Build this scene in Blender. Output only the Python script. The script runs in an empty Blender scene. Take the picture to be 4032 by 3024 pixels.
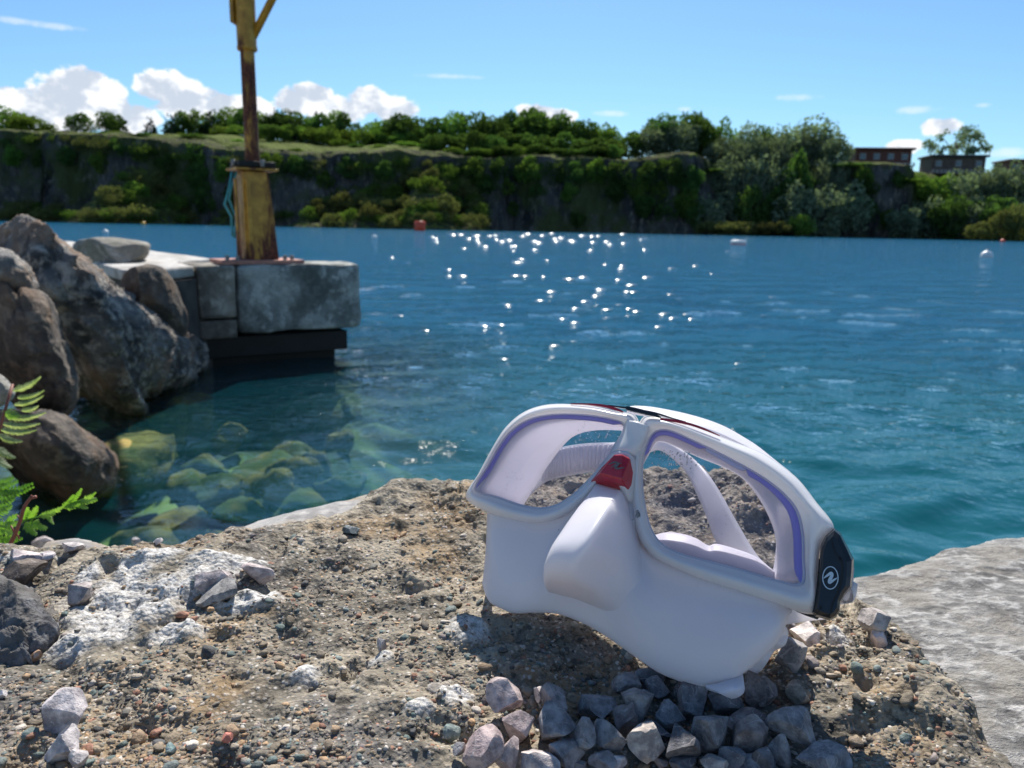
import bpy, math, random
import numpy as np
from mathutils import Vector, Matrix

random.seed(7); RNG = np.random.default_rng(7)
scene = bpy.context.scene
COL = scene.collection
R = math.radians

# ------------------------------------------------------------------ camera
H = 1.0                       # eye height over the water, metres
PITCH, ROLL, FPX = R(11.64), R(1.14), 3029.0
fwd = np.array([0, math.cos(PITCH), -math.sin(PITCH)])
up0 = np.array([0, math.sin(PITCH), math.cos(PITCH)]); rt0 = np.array([1.0, 0, 0])
rt = math.cos(ROLL)*rt0 + math.sin(ROLL)*up0
upv = -math.sin(ROLL)*rt0 + math.cos(ROLL)*up0
CAM = np.array([0, 0, H])
cd = bpy.data.cameras.new('camera'); cam = bpy.data.objects.new('camera', cd); COL.objects.link(cam)
cam.matrix_world = Matrix(((rt[0], upv[0], -fwd[0], 0), (rt[1], upv[1], -fwd[1], 0), (rt[2], upv[2], -fwd[2], H), (0, 0, 0, 1)))
cd.sensor_width = 34.6; cd.lens = 34.6*FPX/4032.0
cd.clip_start = 0.02; cd.clip_end = 3000
cd.dof.use_dof = True; cd.dof.focus_distance = 0.345; cd.dof.aperture_fstop = 19.0
scene.camera = cam

# ------------------------------------------------------------------ light
SUN_AZ, SUN_EL = R(2.0), R(46.5)
sun_dir = Vector((math.sin(SUN_AZ)*math.cos(SUN_EL), math.cos(SUN_AZ)*math.cos(SUN_EL), math.sin(SUN_EL)))
sd = bpy.data.lights.new('sun', 'SUN'); sd.energy = 5.0; sd.angle = R(0.53); sd.color = (1, 0.95, 0.87)
so = bpy.data.objects.new('sun', sd); COL.objects.link(so)
so.rotation_euler = sun_dir.to_track_quat('Z', 'Y').to_euler(); so.location = (0, 30, 60)
scene.view_settings.view_transform = 'Standard'; scene.view_settings.look = 'None'
scene.view_settings.exposure = 0.50; scene.view_settings.gamma = 1.0
try: scene.view_settings.use_curve_mapping = False
except Exception: pass
scene.cycles.use_denoising = True
scene.cycles.max_bounces = 10; scene.cycles.transparent_max_bounces = 16
scene.cycles.sample_clamp_indirect = 6.0; scene.cycles.sample_clamp_direct = 14.0
scene.cycles.caustics_reflective = False; scene.cycles.caustics_refractive = False

# ------------------------------------------------------------------ node helper
class NT:
    def __init__(s, tree): s.t = tree; s.n = tree.nodes; s.l = tree.links
    def new(s, typ, **kw):
        n = s.n.new(typ)
        for k, v in kw.items():
            if k.startswith('i_'):
                key = k[2:]
                key = int(key) if key.isdigit() else key.replace('_', ' ')
                s.put(n.inputs[key], v)
            else: setattr(n, k, v)
        return n
    def put(s, inp, v):
        if isinstance(v, bpy.types.NodeSocket): s.l.new(v, inp)
        elif isinstance(v, bpy.types.Node): s.l.new(v.outputs[0], inp)
        else:
            if inp.type == 'RGBA' and len(v) == 3: v = (*v, 1)
            inp.default_value = v
    def math(s, op, a, b=None, c=None, clamp=False):
        n = s.n.new('ShaderNodeMath'); n.operation = op; n.use_clamp = clamp
        s.put(n.inputs[0], a)
        if b is not None: s.put(n.inputs[1], b)
        if c is not None: s.put(n.inputs[2], c)
        return n.outputs[0]
    def vmath(s, op, a, b=None):
        n = s.n.new('ShaderNodeVectorMath'); n.operation = op
        s.put(n.inputs[0], a)
        if b is not None: s.put(n.inputs[1], b)
        return n
    def mix(s, f, a, b, blend='MIX'):
        n = s.n.new('ShaderNodeMix'); n.data_type = 'RGBA'; n.blend_type = blend
        s.put(n.inputs[0], f); s.put(n.inputs[6], a); s.put(n.inputs[7], b)
        return n.outputs[2]
    def step(s, v, lo, hi, a=0.0, b=1.0):
        n = s.n.new('ShaderNodeMapRange'); n.interpolation_type = 'SMOOTHSTEP'
        s.put(n.inputs[0], v); s.put(n.inputs[1], lo); s.put(n.inputs[2], hi); s.put(n.inputs[3], a); s.put(n.inputs[4], b)
        return n.outputs[0]
    def noise(s, co, scale, detail=4, rough=0.55, dist=0.0, out=0):
        n = s.n.new('ShaderNodeTexNoise'); s.put(n.inputs['Vector'], co)
        n.inputs['Scale'].default_value = scale; n.inputs['Detail'].default_value = detail
        n.inputs['Roughness'].default_value = rough; n.inputs['Distortion'].default_value = dist
        return n.outputs[out]
    def voro(s, co, scale, feature='F1', out=0):
        n = s.n.new('ShaderNodeTexVoronoi'); n.feature = feature; s.put(n.inputs['Vector'], co); n.inputs['Scale'].default_value = scale
        return n.outputs[out]
    def scale(s, co, v):
        n = s.n.new('ShaderNodeMapping'); s.put(n.inputs[0], co); n.inputs[3].default_value = v
        return n.outputs[0]
    def bump(s, h, strength, dist, normal=None):
        n = s.n.new('ShaderNodeBump'); n.inputs['Strength'].default_value = strength; n.inputs['Distance'].default_value = dist
        s.put(n.inputs['Height'], h)
        if normal is not None: s.put(n.inputs['Normal'], normal)
        return n.outputs[0]
def material(name):
    m = bpy.data.materials.new(name); m.use_nodes = True; m.node_tree.nodes.clear()
    t = NT(m.node_tree); t.out = t.new('ShaderNodeOutputMaterial'); t.m = m
    g = t.new('ShaderNodeNewGeometry'); t.pos = g.outputs['Position']; t.nor = g.outputs['True Normal']
    t.obj = t.new('ShaderNodeTexCoord').outputs['Object']
    return t
def principled(t, color, rough=0.8, **kw):
    p = t.new('ShaderNodeBsdfPrincipled'); t.put(p.inputs['Base Color'], color); t.put(p.inputs['Roughness'], rough)
    for k, v in kw.items(): t.put(p.inputs[k.replace('_', ' ')], v)
    t.l.new(p.outputs[0], t.out.inputs[0]); t.p = p
    return p

# ------------------------------------------------------------------ sky with clouds
world = bpy.data.worlds.new('World'); scene.world = world; world.use_nodes = True
world.node_tree.nodes.clear(); w = NT(world.node_tree)
wout = w.new('ShaderNodeOutputWorld'); bg = w.new('ShaderNodeBackground')
sky = w.new('ShaderNodeTexSky'); sky.sky_type = 'NISHITA'; sky.sun_disc = False
sky.sun_elevation = SUN_EL; sky.sun_rotation = SUN_AZ; sky.altitude = 100; sky.air_density = 1.0; sky.dust_density = 0.35; sky.ozone_density = 3.0
STR = 0.080
d = w.new('ShaderNodeTexCoord').outputs['Generated']
sep = w.new('ShaderNodeSeparateXYZ'); w.l.new(d, sep.inputs[0])
az = w.math('ARCTAN2', sep.outputs[0], sep.outputs[1]); el = w.math('ARCSINE', sep.outputs[2])
def ray_dir(x, y):
    v = (x-2016)/FPX*rt - (y-1512)/FPX*upv + fwd
    return v/np.linalg.norm(v)
def azel(x, y):
    v = ray_dir(x, y); return math.atan2(v[0], v[1]), math.asin(v[2])
comb = w.new('ShaderNodeCombineXYZ'); w.put(comb.inputs[0], w.math('MULTIPLY', az, 1.0)); w.put(comb.inputs[1], w.math('MULTIPLY', el, 1.25))
n1 = w.noise(comb, 26, 7, 0.58); n2 = w.noise(comb, 70, 4, 0.6)
# cumulus heads: x, y, half width, half height in photograph pixels (turned into directions)
CL = [(60, 430, 120, 85), (-120, 420, 150, 90), (240, 400, 110, 110), (320, 345, 95, 85), (430, 420, 90, 95), (520, 470, 80, 70), (180, 470, 130, 80),
      (650, 345, 105, 75), (740, 390, 130, 75), (860, 420, 120, 60), (1000, 430, 90, 50), (1150, 400, 80, 60), (1230, 375, 80, 55), (1330, 430, 120, 60),
      (1450, 395, 85, 60), (1560, 430, 100, 55), (2110, 445, 85, 42), (2190, 460, 90, 35), (3700, 498, 62, 40), (3560, 580, 60, 32)]
WS = [(3140, 385, 75, 18), (3080, 384, 40, 12), (3630, 432, 80, 18), (2400, 448, 70, 15), (2690, 430, 34, 12), (3870, 415, 30, 10), (3960, 600, 60, 22), (110, 90, 180, 14), (1750, 300, 150, 12)]
def field(lst):
    acc = None
    for (x, y, hw, hh) in lst:
        a0, e0 = azel(x, y)
        u = w.math('DIVIDE', w.math('SUBTRACT', az, a0), hw/FPX*1.05); v = w.math('DIVIDE', w.math('SUBTRACT', el, e0), hh/FPX*0.88)
        r2 = w.math('ADD', w.math('MULTIPLY', u, u), w.math('MULTIPLY', v, v))
        f = w.math('SUBTRACT', 1.0, r2)
        acc = f if acc is None else w.math('MAXIMUM', acc, f)
    return acc
f1 = field(CL); f2 = field(WS)
nn = w.math('MULTIPLY', w.math('SUBTRACT', w.math('ADD', w.math('MULTIPLY', n1, 0.7), w.math('MULTIPLY', n2, 0.3)), 0.5), 3.4)
d1 = w.step(w.math('ADD', f1, nn), 0.02, 0.42)
d2 = w.math('MULTIPLY', w.step(w.math('ADD', f2, w.math('MULTIPLY', nn, 1.3)), 0.1, 1.5), 0.45)
# the same kind of low cumulus carries on round the horizon outside the frame
far_n = w.noise(comb, 4.5, 6, 0.55)
outside = w.math('MULTIPLY', w.step(w.math('ABSOLUTE', az), 0.72, 0.9), w.step(el, 0.42, 0.12))
d3 = w.math('MULTIPLY', w.math('MULTIPLY', w.step(far_n, 0.52, 0.60), outside), w.step(el, 0.0, 0.03))
dens = w.math('MAXIMUM', w.math('MAXIMUM', d1, d2), d3)
cn = w.noise(w.vmath('ADD', comb, (0.012, -0.02, 0)), 26, 5, 0.55)
grey = w.step(w.math('ADD', w.math('MULTIPLY', w.math('SUBTRACT', n1, cn), 2.2), w.math('MULTIPLY', w.math('ADD', f1, 0.0), -0.28)), -0.42, 0.05)
cloudcol = w.mix(grey, (5.6, 6.3, 7.4), (9.4, 9.6, 9.9))
skyc = w.mix(1.0, sky.outputs[0], (0.72, 0.98, 1.14), 'MULTIPLY')
w.put(bg.inputs[0], w.mix(dens, skyc, cloudcol)); bg.inputs[1].default_value = STR
w.l.new(bg.outputs[0], wout.inputs[0])
world.cycles.sampling_method = 'MANUAL'; world.cycles.sample_map_resolution = 512

# ------------------------------------------------------------------ geometry helpers
def px(x, y, dep):
    """photograph pixel and distance along the lens axis -> place in the world"""
    x = np.asarray(x, float); y = np.asarray(y, float); dep = np.asarray(dep, float)
    return CAM + ((x-2016)/FPX*dep)[..., None]*rt - ((y-1512)/FPX*dep)[..., None]*upv + dep[..., None]*fwd
def at_z(x, y, z):
    v = (x-2016)/FPX*rt - (y-1512)/FPX*upv + fwd
    t = (z-H)/v[2]
    return CAM + v*t
def hash3(ix, iy, iz, seed):
    h = (ix*374761393 + iy*668265263 + iz*2147483647 + seed*1274126177) & 0xFFFFFFFF
    h = ((h ^ (h >> 13))*1274126177) & 0xFFFFFFFF
    h = ((h ^ (h >> 16))*2246822519) & 0xFFFFFFFF
    return ((h ^ (h >> 15)) & 0xFFFFFF)/16777215.0
def vnoise(p, seed=0):
    """value noise in -1..1 at points (n,3)"""
    i = np.floor(p).astype(np.int64); f = p-i; f = f*f*(3-2*f)
    res = 0
    for dx in (0, 1):
        wx = f[:, 0] if dx else 1-f[:, 0]
        for dy in (0, 1):
            wy = f[:, 1] if dy else 1-f[:, 1]
            for dz in (0, 1):
                wz = f[:, 2] if dz else 1-f[:, 2]
                res = res + hash3(i[:, 0]+dx, i[:, 1]+dy, i[:, 2]+dz, seed)*wx*wy*wz
    return res*2-1
def fbm(p, scale, octaves=4, seed=0, gain=0.5, ridged=False):
    p = np.asarray(p, float)*scale; a = 1.0; s = 0; tot = 0
    for o in range(octaves):
        n = vnoise(p, seed+o*17)
        if ridged: n = 1-2*np.abs(n)
        s = s+a*n; tot += a; a *= gain; p = p*2.03+11.3
    return s/tot
def cr(pts, k, closed=False):
    """Catmull-Rom through key points, k samples per segment"""
    P = np.asarray(pts, float); n = len(P); out = []
    segs = n if closed else n-1
    for i in range(segs):
        g = lambda j: P[j % n] if closed else P[min(max(j, 0), n-1)]
        p0, p1, p2, p3 = g(i-1), g(i), g(i+1), g(i+2)
        for j in range(k):
            t = j/k
            out.append(0.5*((2*p1)+(-p0+p2)*t+(2*p0-5*p1+4*p2-p3)*t*t+(-p0+3*p1-3*p2+p3)*t**3))
    if not closed: out.append(P[-1])
    return np.array(out)
def mesh_np(name, V, F, smooth=True):
    """V (n,3), F (m,3 or 4) arrays"""
    V = np.ascontiguousarray(V, dtype=np.float32); F = np.ascontiguousarray(F, dtype=np.int32)
    me = bpy.data.meshes.new(name); k = F.shape[1]
    me.vertices.add(len(V)); me.vertices.foreach_set('co', V.ravel())
    me.loops.add(F.size); me.loops.foreach_set('vertex_index', F.ravel())
    me.polygons.add(len(F)); me.polygons.foreach_set('loop_start', np.arange(0, F.size, k, dtype=np.int32))
    try: me.polygons.foreach_set('loop_total', np.full(len(F), k, dtype=np.int32))
    except Exception: pass
    me.update(calc_edges=True); me.validate()
    me.polygons.foreach_set('use_smooth', np.full(len(F), smooth, dtype=bool)); me.update()
    return me
def grid_faces(nr, nc, close_c=False, close_r=False):
    r = np.arange(nr if close_r else nr-1); c = np.arange(nc if close_c else nc-1)
    rr, cc = np.meshgrid(r, c, indexing='ij'); r2 = (rr+1) % nr; c2 = (cc+1) % nc
    return np.stack([rr*nc+cc, rr*nc+c2, r2*nc+c2, r2*nc+cc], -1).reshape(-1, 4)
def link(name, me, mat=None, parent=None, loc=None):
    o = bpy.data.objects.new(name, me); COL.objects.link(o)
    if mat is not None and me is not None: me.materials.append(mat)
    if loc is not None: o.location = loc
    if parent is not None: o.parent = parent
    return o
def tag(o, label=None, cat=None, group=None, kind=None):
    for k, v in (('label', label), ('category', cat), ('group', group), ('kind', kind)):
        if v: o[k] = v
    return o
def empty(name, loc, label, cat, group=None, rz=0):
    o = bpy.data.objects.new(name, None); COL.objects.link(o); o.location = [float(c) for c in loc]; o.rotation_euler = (0, 0, rz); o.empty_display_size = 0.05
    return tag(o, label, cat, group)
def poly_mesh(name, V, F, smooth=False):
    me = bpy.data.meshes.new(name); me.from_pydata([tuple(map(float, v)) for v in V], [], [tuple(int(i) for i in f) for f in F]); me.update()
    if smooth: me.polygons.foreach_set('use_smooth', [True]*len(me.polygons))
    return me
def add_attr(me, name, vals):
    a = me.attributes.new(name, 'FLOAT', 'POINT'); a.data.foreach_set('value', np.asarray(vals, dtype=np.float32))
def add_color(me, name, cols):
    a = me.color_attributes.new(name, 'FLOAT_COLOR', 'POINT'); c = np.ones((len(cols), 4), np.float32); c[:, :3] = cols
    a.data.foreach_set('color', c.ravel())
def bevel(o, wd, seg=2):
    m = o.modifiers.new('bevel', 'BEVEL'); m.width = wd; m.segments = seg; m.limit_method = 'ANGLE'; m.angle_limit = R(40)
    return o
def box(name, c, s, mat, parent=None, rz=0, bev=0):
    """box of size s centred at c (in the parent's space)"""
    x, y, z = np.array(s)/2
    V = np.array([(-x, -y, -z), (x, -y, -z), (x, y, -z), (-x, y, -z), (-x, -y, z), (x, -y, z), (x, y, z), (-x, y, z)], float)
    if rz:
        ca, sa = math.cos(rz), math.sin(rz); V = np.stack([V[:, 0]*ca-V[:, 1]*sa, V[:, 0]*sa+V[:, 1]*ca, V[:, 2]], -1)
    V = V+np.array(c)
    o = link(name, poly_mesh(name, V, [(0, 3, 2, 1), (4, 5, 6, 7), (0, 1, 5, 4), (1, 2, 6, 5), (2, 3, 7, 6), (3, 0, 4, 7)]), mat, parent)
    if bev: bevel(o, bev)
    return o
def tube_np(path, rad, n=8, cap=True):
    P = np.asarray(path, float); m = len(P); rad = np.full(m, rad) if np.isscalar(rad) else np.asarray(rad, float)
    T = np.gradient(P, axis=0); T /= np.linalg.norm(T, axis=1)[:, None]+1e-12
    ref = np.array([0, 0, 1.0]) if abs(T[:, 2]).mean() < 0.8 else np.array([1.0, 0, 0])
    A = np.cross(T, ref); A /= np.linalg.norm(A, axis=1)[:, None]+1e-12; B = np.cross(T, A)
    th = np.linspace(0, 2*np.pi, n, endpoint=False)
    V = (P[:, None]+rad[:, None, None]*(np.cos(th)[None, :, None]*A[:, None]+np.sin(th)[None, :, None]*B[:, None])).reshape(-1, 3)
    F = [tuple(f) for f in grid_faces(m, n, close_c=True)]
    if cap: F += [tuple(range(n))[::-1], tuple(range((m-1)*n, m*n))]
    return V, F
def tube(name, path, rad, mat, parent=None, n=10):
    V, F = tube_np(path, rad, n); me = poly_mesh(name, V, F, True)
    return link(name, me, mat, parent)
def ico(sub):
    import bmesh
    bm = bmesh.new(); bmesh.ops.create_icosphere(bm, subdivisions=sub, radius=1.0)
    V = np.array([v.co[:] for v in bm.verts]); F = np.array([[v.index for v in f.verts] for f in bm.faces]); bm.free()
    return V, F
ICO = {k: ico(k) for k in (1, 2, 3, 4)}

# ------------------------------------------------------------------ materials
def mat_water():
    t = material('lake_water')
    co = t.scale(t.pos, (1.0, 1.35, 1.0))
    cp = t.pos
    dist = t.vmath('LENGTH', t.vmath('SUBTRACT', t.pos, (0, 0, 1))).outputs['Value']
    a = t.noise(co, 11.0, 3, 0.55, 0.3); b = t.noise(co, 3.2, 3, 0.55, 0.2); c = t.noise(t.scale(t.pos, (0.3, 0.9, 1)), 0.55, 4, 0.6)
    hh = t.math('ADD', t.math('MULTIPLY', t.math('MULTIPLY', a, 0.062), t.step(dist, 2.0, 8.0, 0.06, 1.0)), t.math('MULTIPLY', t.math('MULTIPLY', b, 0.085), t.step(dist, 3, 14)))
    hh = t.math('ADD', hh, t.math('MULTIPLY', t.math('MULTIPLY', c, 0.22), t.step(dist, 15, 60)))
    nrm = t.bump(hh, 1.0, 1.0)
    fres = t.new('ShaderNodeFresnel', i_IOR=1.333); t.put(fres.inputs['Normal'], nrm)
    gl = t.new('ShaderNodeBsdfGlossy'); gl.inputs['Color'].default_value = (1.0, 1.0, 1.0, 1); t.put(gl.inputs['Roughness'], t.step(dist, 5, 70, 0.02, 0.05)); t.put(gl.inputs['Normal'], nrm)
    # turbid body: scattering colour of the water mass; clear only over the shallow rocks by the left bank
    sep = t.new('ShaderNodeSeparateXYZ'); t.put(sep.inputs[0], t.pos)
    e1 = t.math('ADD', t.math('MULTIPLY', sep.outputs[0], 1.0), t.math('MULTIPLY', t.noise(t.pos, 1.3, 3), 0.8))
    shallow = t.math('MULTIPLY', t.step(e1, 0.75, -0.75), t.step(sep.outputs[1], 8.5, 5.0))
    murk = t.math('SUBTRACT', 1.0, t.math('MULTIPLY', shallow, 0.76))
    teal = t.mix(t.noise(t.pos, 0.6, 3), (0.003, 0.054, 0.118), (0.005, 0.078, 0.132))
    teal = t.mix(t.step(t.math('ADD', sep.outputs[1], t.math('MULTIPLY', t.noise(t.pos, 0.4, 3), 3)), 10, 3.0), teal, (0.004, 0.078, 0.090))
    dif = t.new('ShaderNodeBsdfDiffuse'); t.put(dif.inputs[0], teal); dif.inputs['Roughness'].default_value = 0
    tr = t.new('ShaderNodeBsdfTransparent'); tr.inputs[0].default_value = (0.80, 0.95, 0.88, 1)
    m1 = t.new('ShaderNodeMixShader'); t.put(m1.inputs[0], murk); t.l.new(tr.outputs[0], m1.inputs[1]); t.l.new(dif.outputs[0], m1.inputs[2])
    gb = t.new('ShaderNodeNewGeometry'); m2 = t.new('ShaderNodeMixShader'); t.put(m2.inputs[0], t.math('MULTIPLY', fres, t.math('SUBTRACT', 1.0, gb.outputs['Backfacing']))); t.l.new(m1.outputs[0], m2.inputs[1]); t.l.new(gl.outputs[0], m2.inputs[2])
    t.l.new(m2.outputs[0], t.out.inputs[0]); return t.m
def mat_rock(name, cols, sc=1.0, bump=0.6, bd=0.02, rough=0.85, streak=None, spec=0.3, wet=None):
    """cols: dark, mid, light, stain; sc = features per metre"""
    t = material(name)
    co = t.pos if streak is None else t.scale(t.pos, streak)
    a = t.noise(co, 3*sc, 6, 0.6, 0.4); b = t.noise(co, 11*sc, 6, 0.65); c = t.noise(co, 45*sc, 4, 0.7); s = t.noise(t.vmath('ADD', t.pos, (7, 3, 1)), 2*sc, 4, 0.55)
    col = t.mix(t.step(a, 0.36, 0.62), cols[0], cols[1])
    col = t.mix(t.step(b, 0.46, 0.66), col, cols[2])
    col = t.mix(t.math('MULTIPLY', t.step(s, 0.48, 0.62), 0.75), col, cols[3])
    col = t.mix(t.step(c, 0.25, 0.75, 0.0, 0.55), col, t.mix(1.0, col, (1.7, 1.7, 1.7), 'MULTIPLY'))
    cr_ = t.voro(t.vmath('ADD', co, t.scale(t.noise(co, 4*sc, 3, 0.5, 0, 1), (0.3/sc,)*3)), 2.2*sc, 'DISTANCE_TO_EDGE')
    col = t.mix(t.math('MULTIPLY', t.step(cr_, 0.05, 0.0), 0.0), col, cols[0])
    hgt = t.math('ADD', t.math('ADD', t.math('MULTIPLY', a, 0.8), t.math('MULTIPLY', b, 0.5)), t.math('MULTIPLY', c, 0.22))
    if wet is not None:
        z = t.new('ShaderNodeSeparateXYZ'); t.put(z.inputs[0], t.pos)
        wv = t.step(t.math('ADD', z.outputs[2], t.math('MULTIPLY', a, 0.10)), wet+0.06, wet)
        col = t.mix(wv, col, t.mix(1.0, col, (0.34, 0.34, 0.32), 'MULTIPLY')); rough = t.math('SUBTRACT', rough, t.math('MULTIPLY', wv, 0.6))
    principled(t, col, rough); t.p.inputs['Specular IOR Level'].default_value = spec
    t.put(t.p.inputs['Normal'], t.bump(hgt, bump, bd)); return t.m
def mat_simple(name, col, rough=0.6, var=0.12, sc=20, bumpd=0.0, **kw):
    t = material(name)
    n = t.noise(t.obj, sc, 4, 0.6)
    dark = tuple(c*(1-var) for c in col); lite = tuple(min(1, c*(1+var)) for c in col)
    principled(t, t.mix(t.step(n, 0.3, 0.7), dark, lite), rough, **kw)
    if bumpd: t.put(t.p.inputs['Normal'], t.bump(n, 0.6, bumpd))
    return t.m
def mat_leaf(name, a, b, c, trans=0.35):
    t = material(name)
    oi = t.new('ShaderNodeObjectInfo')
    n = t.noise(t.pos, 0.55, 3, 0.6); n2 = t.noise(t.pos, 5.0, 2, 0.6)
    col = t.mix(t.step(n, 0.35, 0.65), a, b); col = t.mix(t.step(n2, 0.55, 0.8, 0, 0.7), col, c)
    hsv = t.new('ShaderNodeHueSaturation'); t.put(hsv.inputs['Color'], col)
    t.put(hsv.inputs['Value'], t.math('ADD', 1.0, t.math('MULTIPLY', oi.outputs['Random'], 0.75)))
    t.put(hsv.inputs['Hue'], t.math('ADD', 0.485, t.math('MULTIPLY', oi.outputs['Random'], 0.03)))
    di = t.new('ShaderNodeBsdfDiffuse'); t.put(di.inputs[0], hsv.outputs[0])
    tl = t.new('ShaderNodeBsdfTranslucent'); t.put(tl.inputs[0], t.mix(1.0, hsv.outputs[0], (1.35, 1.5, 0.8), 'MULTIPLY'))
    mx = t.new('ShaderNodeMixShader'); mx.inputs[0].default_value = trans; t.l.new(di.outputs[0], mx.inputs[1]); t.l.new(tl.outputs[0], mx.inputs[2])
    t.l.new(mx.outputs[0], t.out.inputs[0]); return t.m
M_DARKLEAF = mat_leaf('dark_leaves', (0.036, 0.066, 0.018), (0.066, 0.112, 0.030), (0.11, 0.16, 0.05))
M_MIDLEAF = mat_leaf('mid_leaves', (0.062, 0.105, 0.020), (0.11, 0.17, 0.036), (0.18, 0.235, 0.065))
M_GREYLEAF = mat_leaf('grey_leaves', (0.080, 0.105, 0.066), (0.15, 0.18, 0.12), (0.30, 0.33, 0.25), 0.3)
M_CONIFER = mat_leaf('conifer_needles', (0.014, 0.028, 0.014), (0.026, 0.046, 0.022), (0.04, 0.065, 0.03), 0.12)
M_OLIVE = mat_leaf('olive_shrub', (0.075, 0.080, 0.028), (0.12, 0.12, 0.042), (0.22, 0.20, 0.09), 0.25)
M_BARK = mat_simple('bark', (0.09, 0.075, 0.06), 0.9, 0.3, 6)

# ------------------------------------------------------------------ water and lake bed
def build_water():
    th = np.concatenate([np.linspace(-180, -44, 24, endpoint=False), np.linspace(-44, 44, 620), np.linspace(44, 180, 24)[1:-1]])*np.pi/180
    r = np.concatenate([[0.02, 0.3], 0.7*(1.0085**np.arange(0, 510))]); r = np.concatenate([r, r[-1]*(1.06**np.arange(1, 62))])
    sp = np.gradient(r)
    rr, tt = np.meshgrid(r, th, indexing='ij'); ss = np.repeat(sp[:, None], len(th), 1)
    X = rr*np.sin(tt); Y = rr*np.cos(tt); Z = np.zeros_like(X)
    rng = np.random.default_rng(5)
    P3 = np.stack([X, Y, Z], -1).reshape(-1, 3)
    wx = 0.32*fbm(P3, 0.9, 2, 5).reshape(X.shape); wy = 0.32*fbm(P3, 0.9, 2, 9).reshape(X.shape)
    gust = 0.75+0.45*fbm(P3, 0.35, 3, 21).reshape(X.shape)
    for i in range(46):
        lam = 0.10*(14.0**(i/45.0)); ang = rng.normal(0.25, 0.55)+(np.pi/2); k = 2*np.pi/lam
        slope = 0.046 if 0.16 < lam < 0.5 else 0.024
        amp = slope/k
        fade = np.clip((lam/ss-3.5)/4, 0, 1)*np.clip((rr-0.3)/0.6, 0, 1)
        ph = rng.uniform(0, 6.28)
        arg = k*((X+wx)*np.cos(ang)+(Y+wy)*np.sin(ang))+ph
        Z += amp*fade*gust*(np.sin(arg)+0.22*np.sin(2*arg+0.7))
    # calmer in the lee of the pier and boulders
    calm = 1-0.35*np.exp(-(((X+1.6)/1.6)**2+((Y-3.4)/2.2)**2)); Z *= calm
    V = np.stack([X, Y, Z], -1).reshape(-1, 3)
    me = mesh_np('water', V, grid_faces(len(r), len(th), close_c=True))
    return tag(link('water', me, mat_water()), kind='structure')
build_water()
def mat_bed():
    t = material('lake_bed_stone')
    n = t.noise(t.pos, 2.2, 5, 0.6); v = t.voro(t.pos, 2.6); z = t.new('ShaderNodeSeparateXYZ'); t.put(z.inputs[0], t.pos)
    c = t.mix(t.step(n, 0.35, 0.65), (0.045, 0.10, 0.030), (0.28, 0.36, 0.10)); c = t.mix(t.step(v, 0.25, 0.6), c, (0.015, 0.03, 0.015))
    principled(t, c, 0.9); return t.m
def build_bed():
    xs = np.linspace(-14, 14, 150); ys = np.linspace(-1, 24, 150); X, Y = np.meshgrid(xs, ys)
    P = np.stack([X.ravel(), Y.ravel(), 0*X.ravel()], -1)
    Z = -0.34-0.55*np.clip((X.ravel()+1.0), 0, 4)-0.06*np.clip(Y.ravel()-3, 0, 20)+0.22*fbm(P, 1.1, 4, 3)+0.12*fbm(P, 3.0, 3, 8)
    me = mesh_np('lake_bed', np.stack([X.ravel(), Y.ravel(), Z], -1), grid_faces(150, 150)); tag(link('lake_bed', me, mat_bed()), kind='structure')
build_bed()

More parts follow.
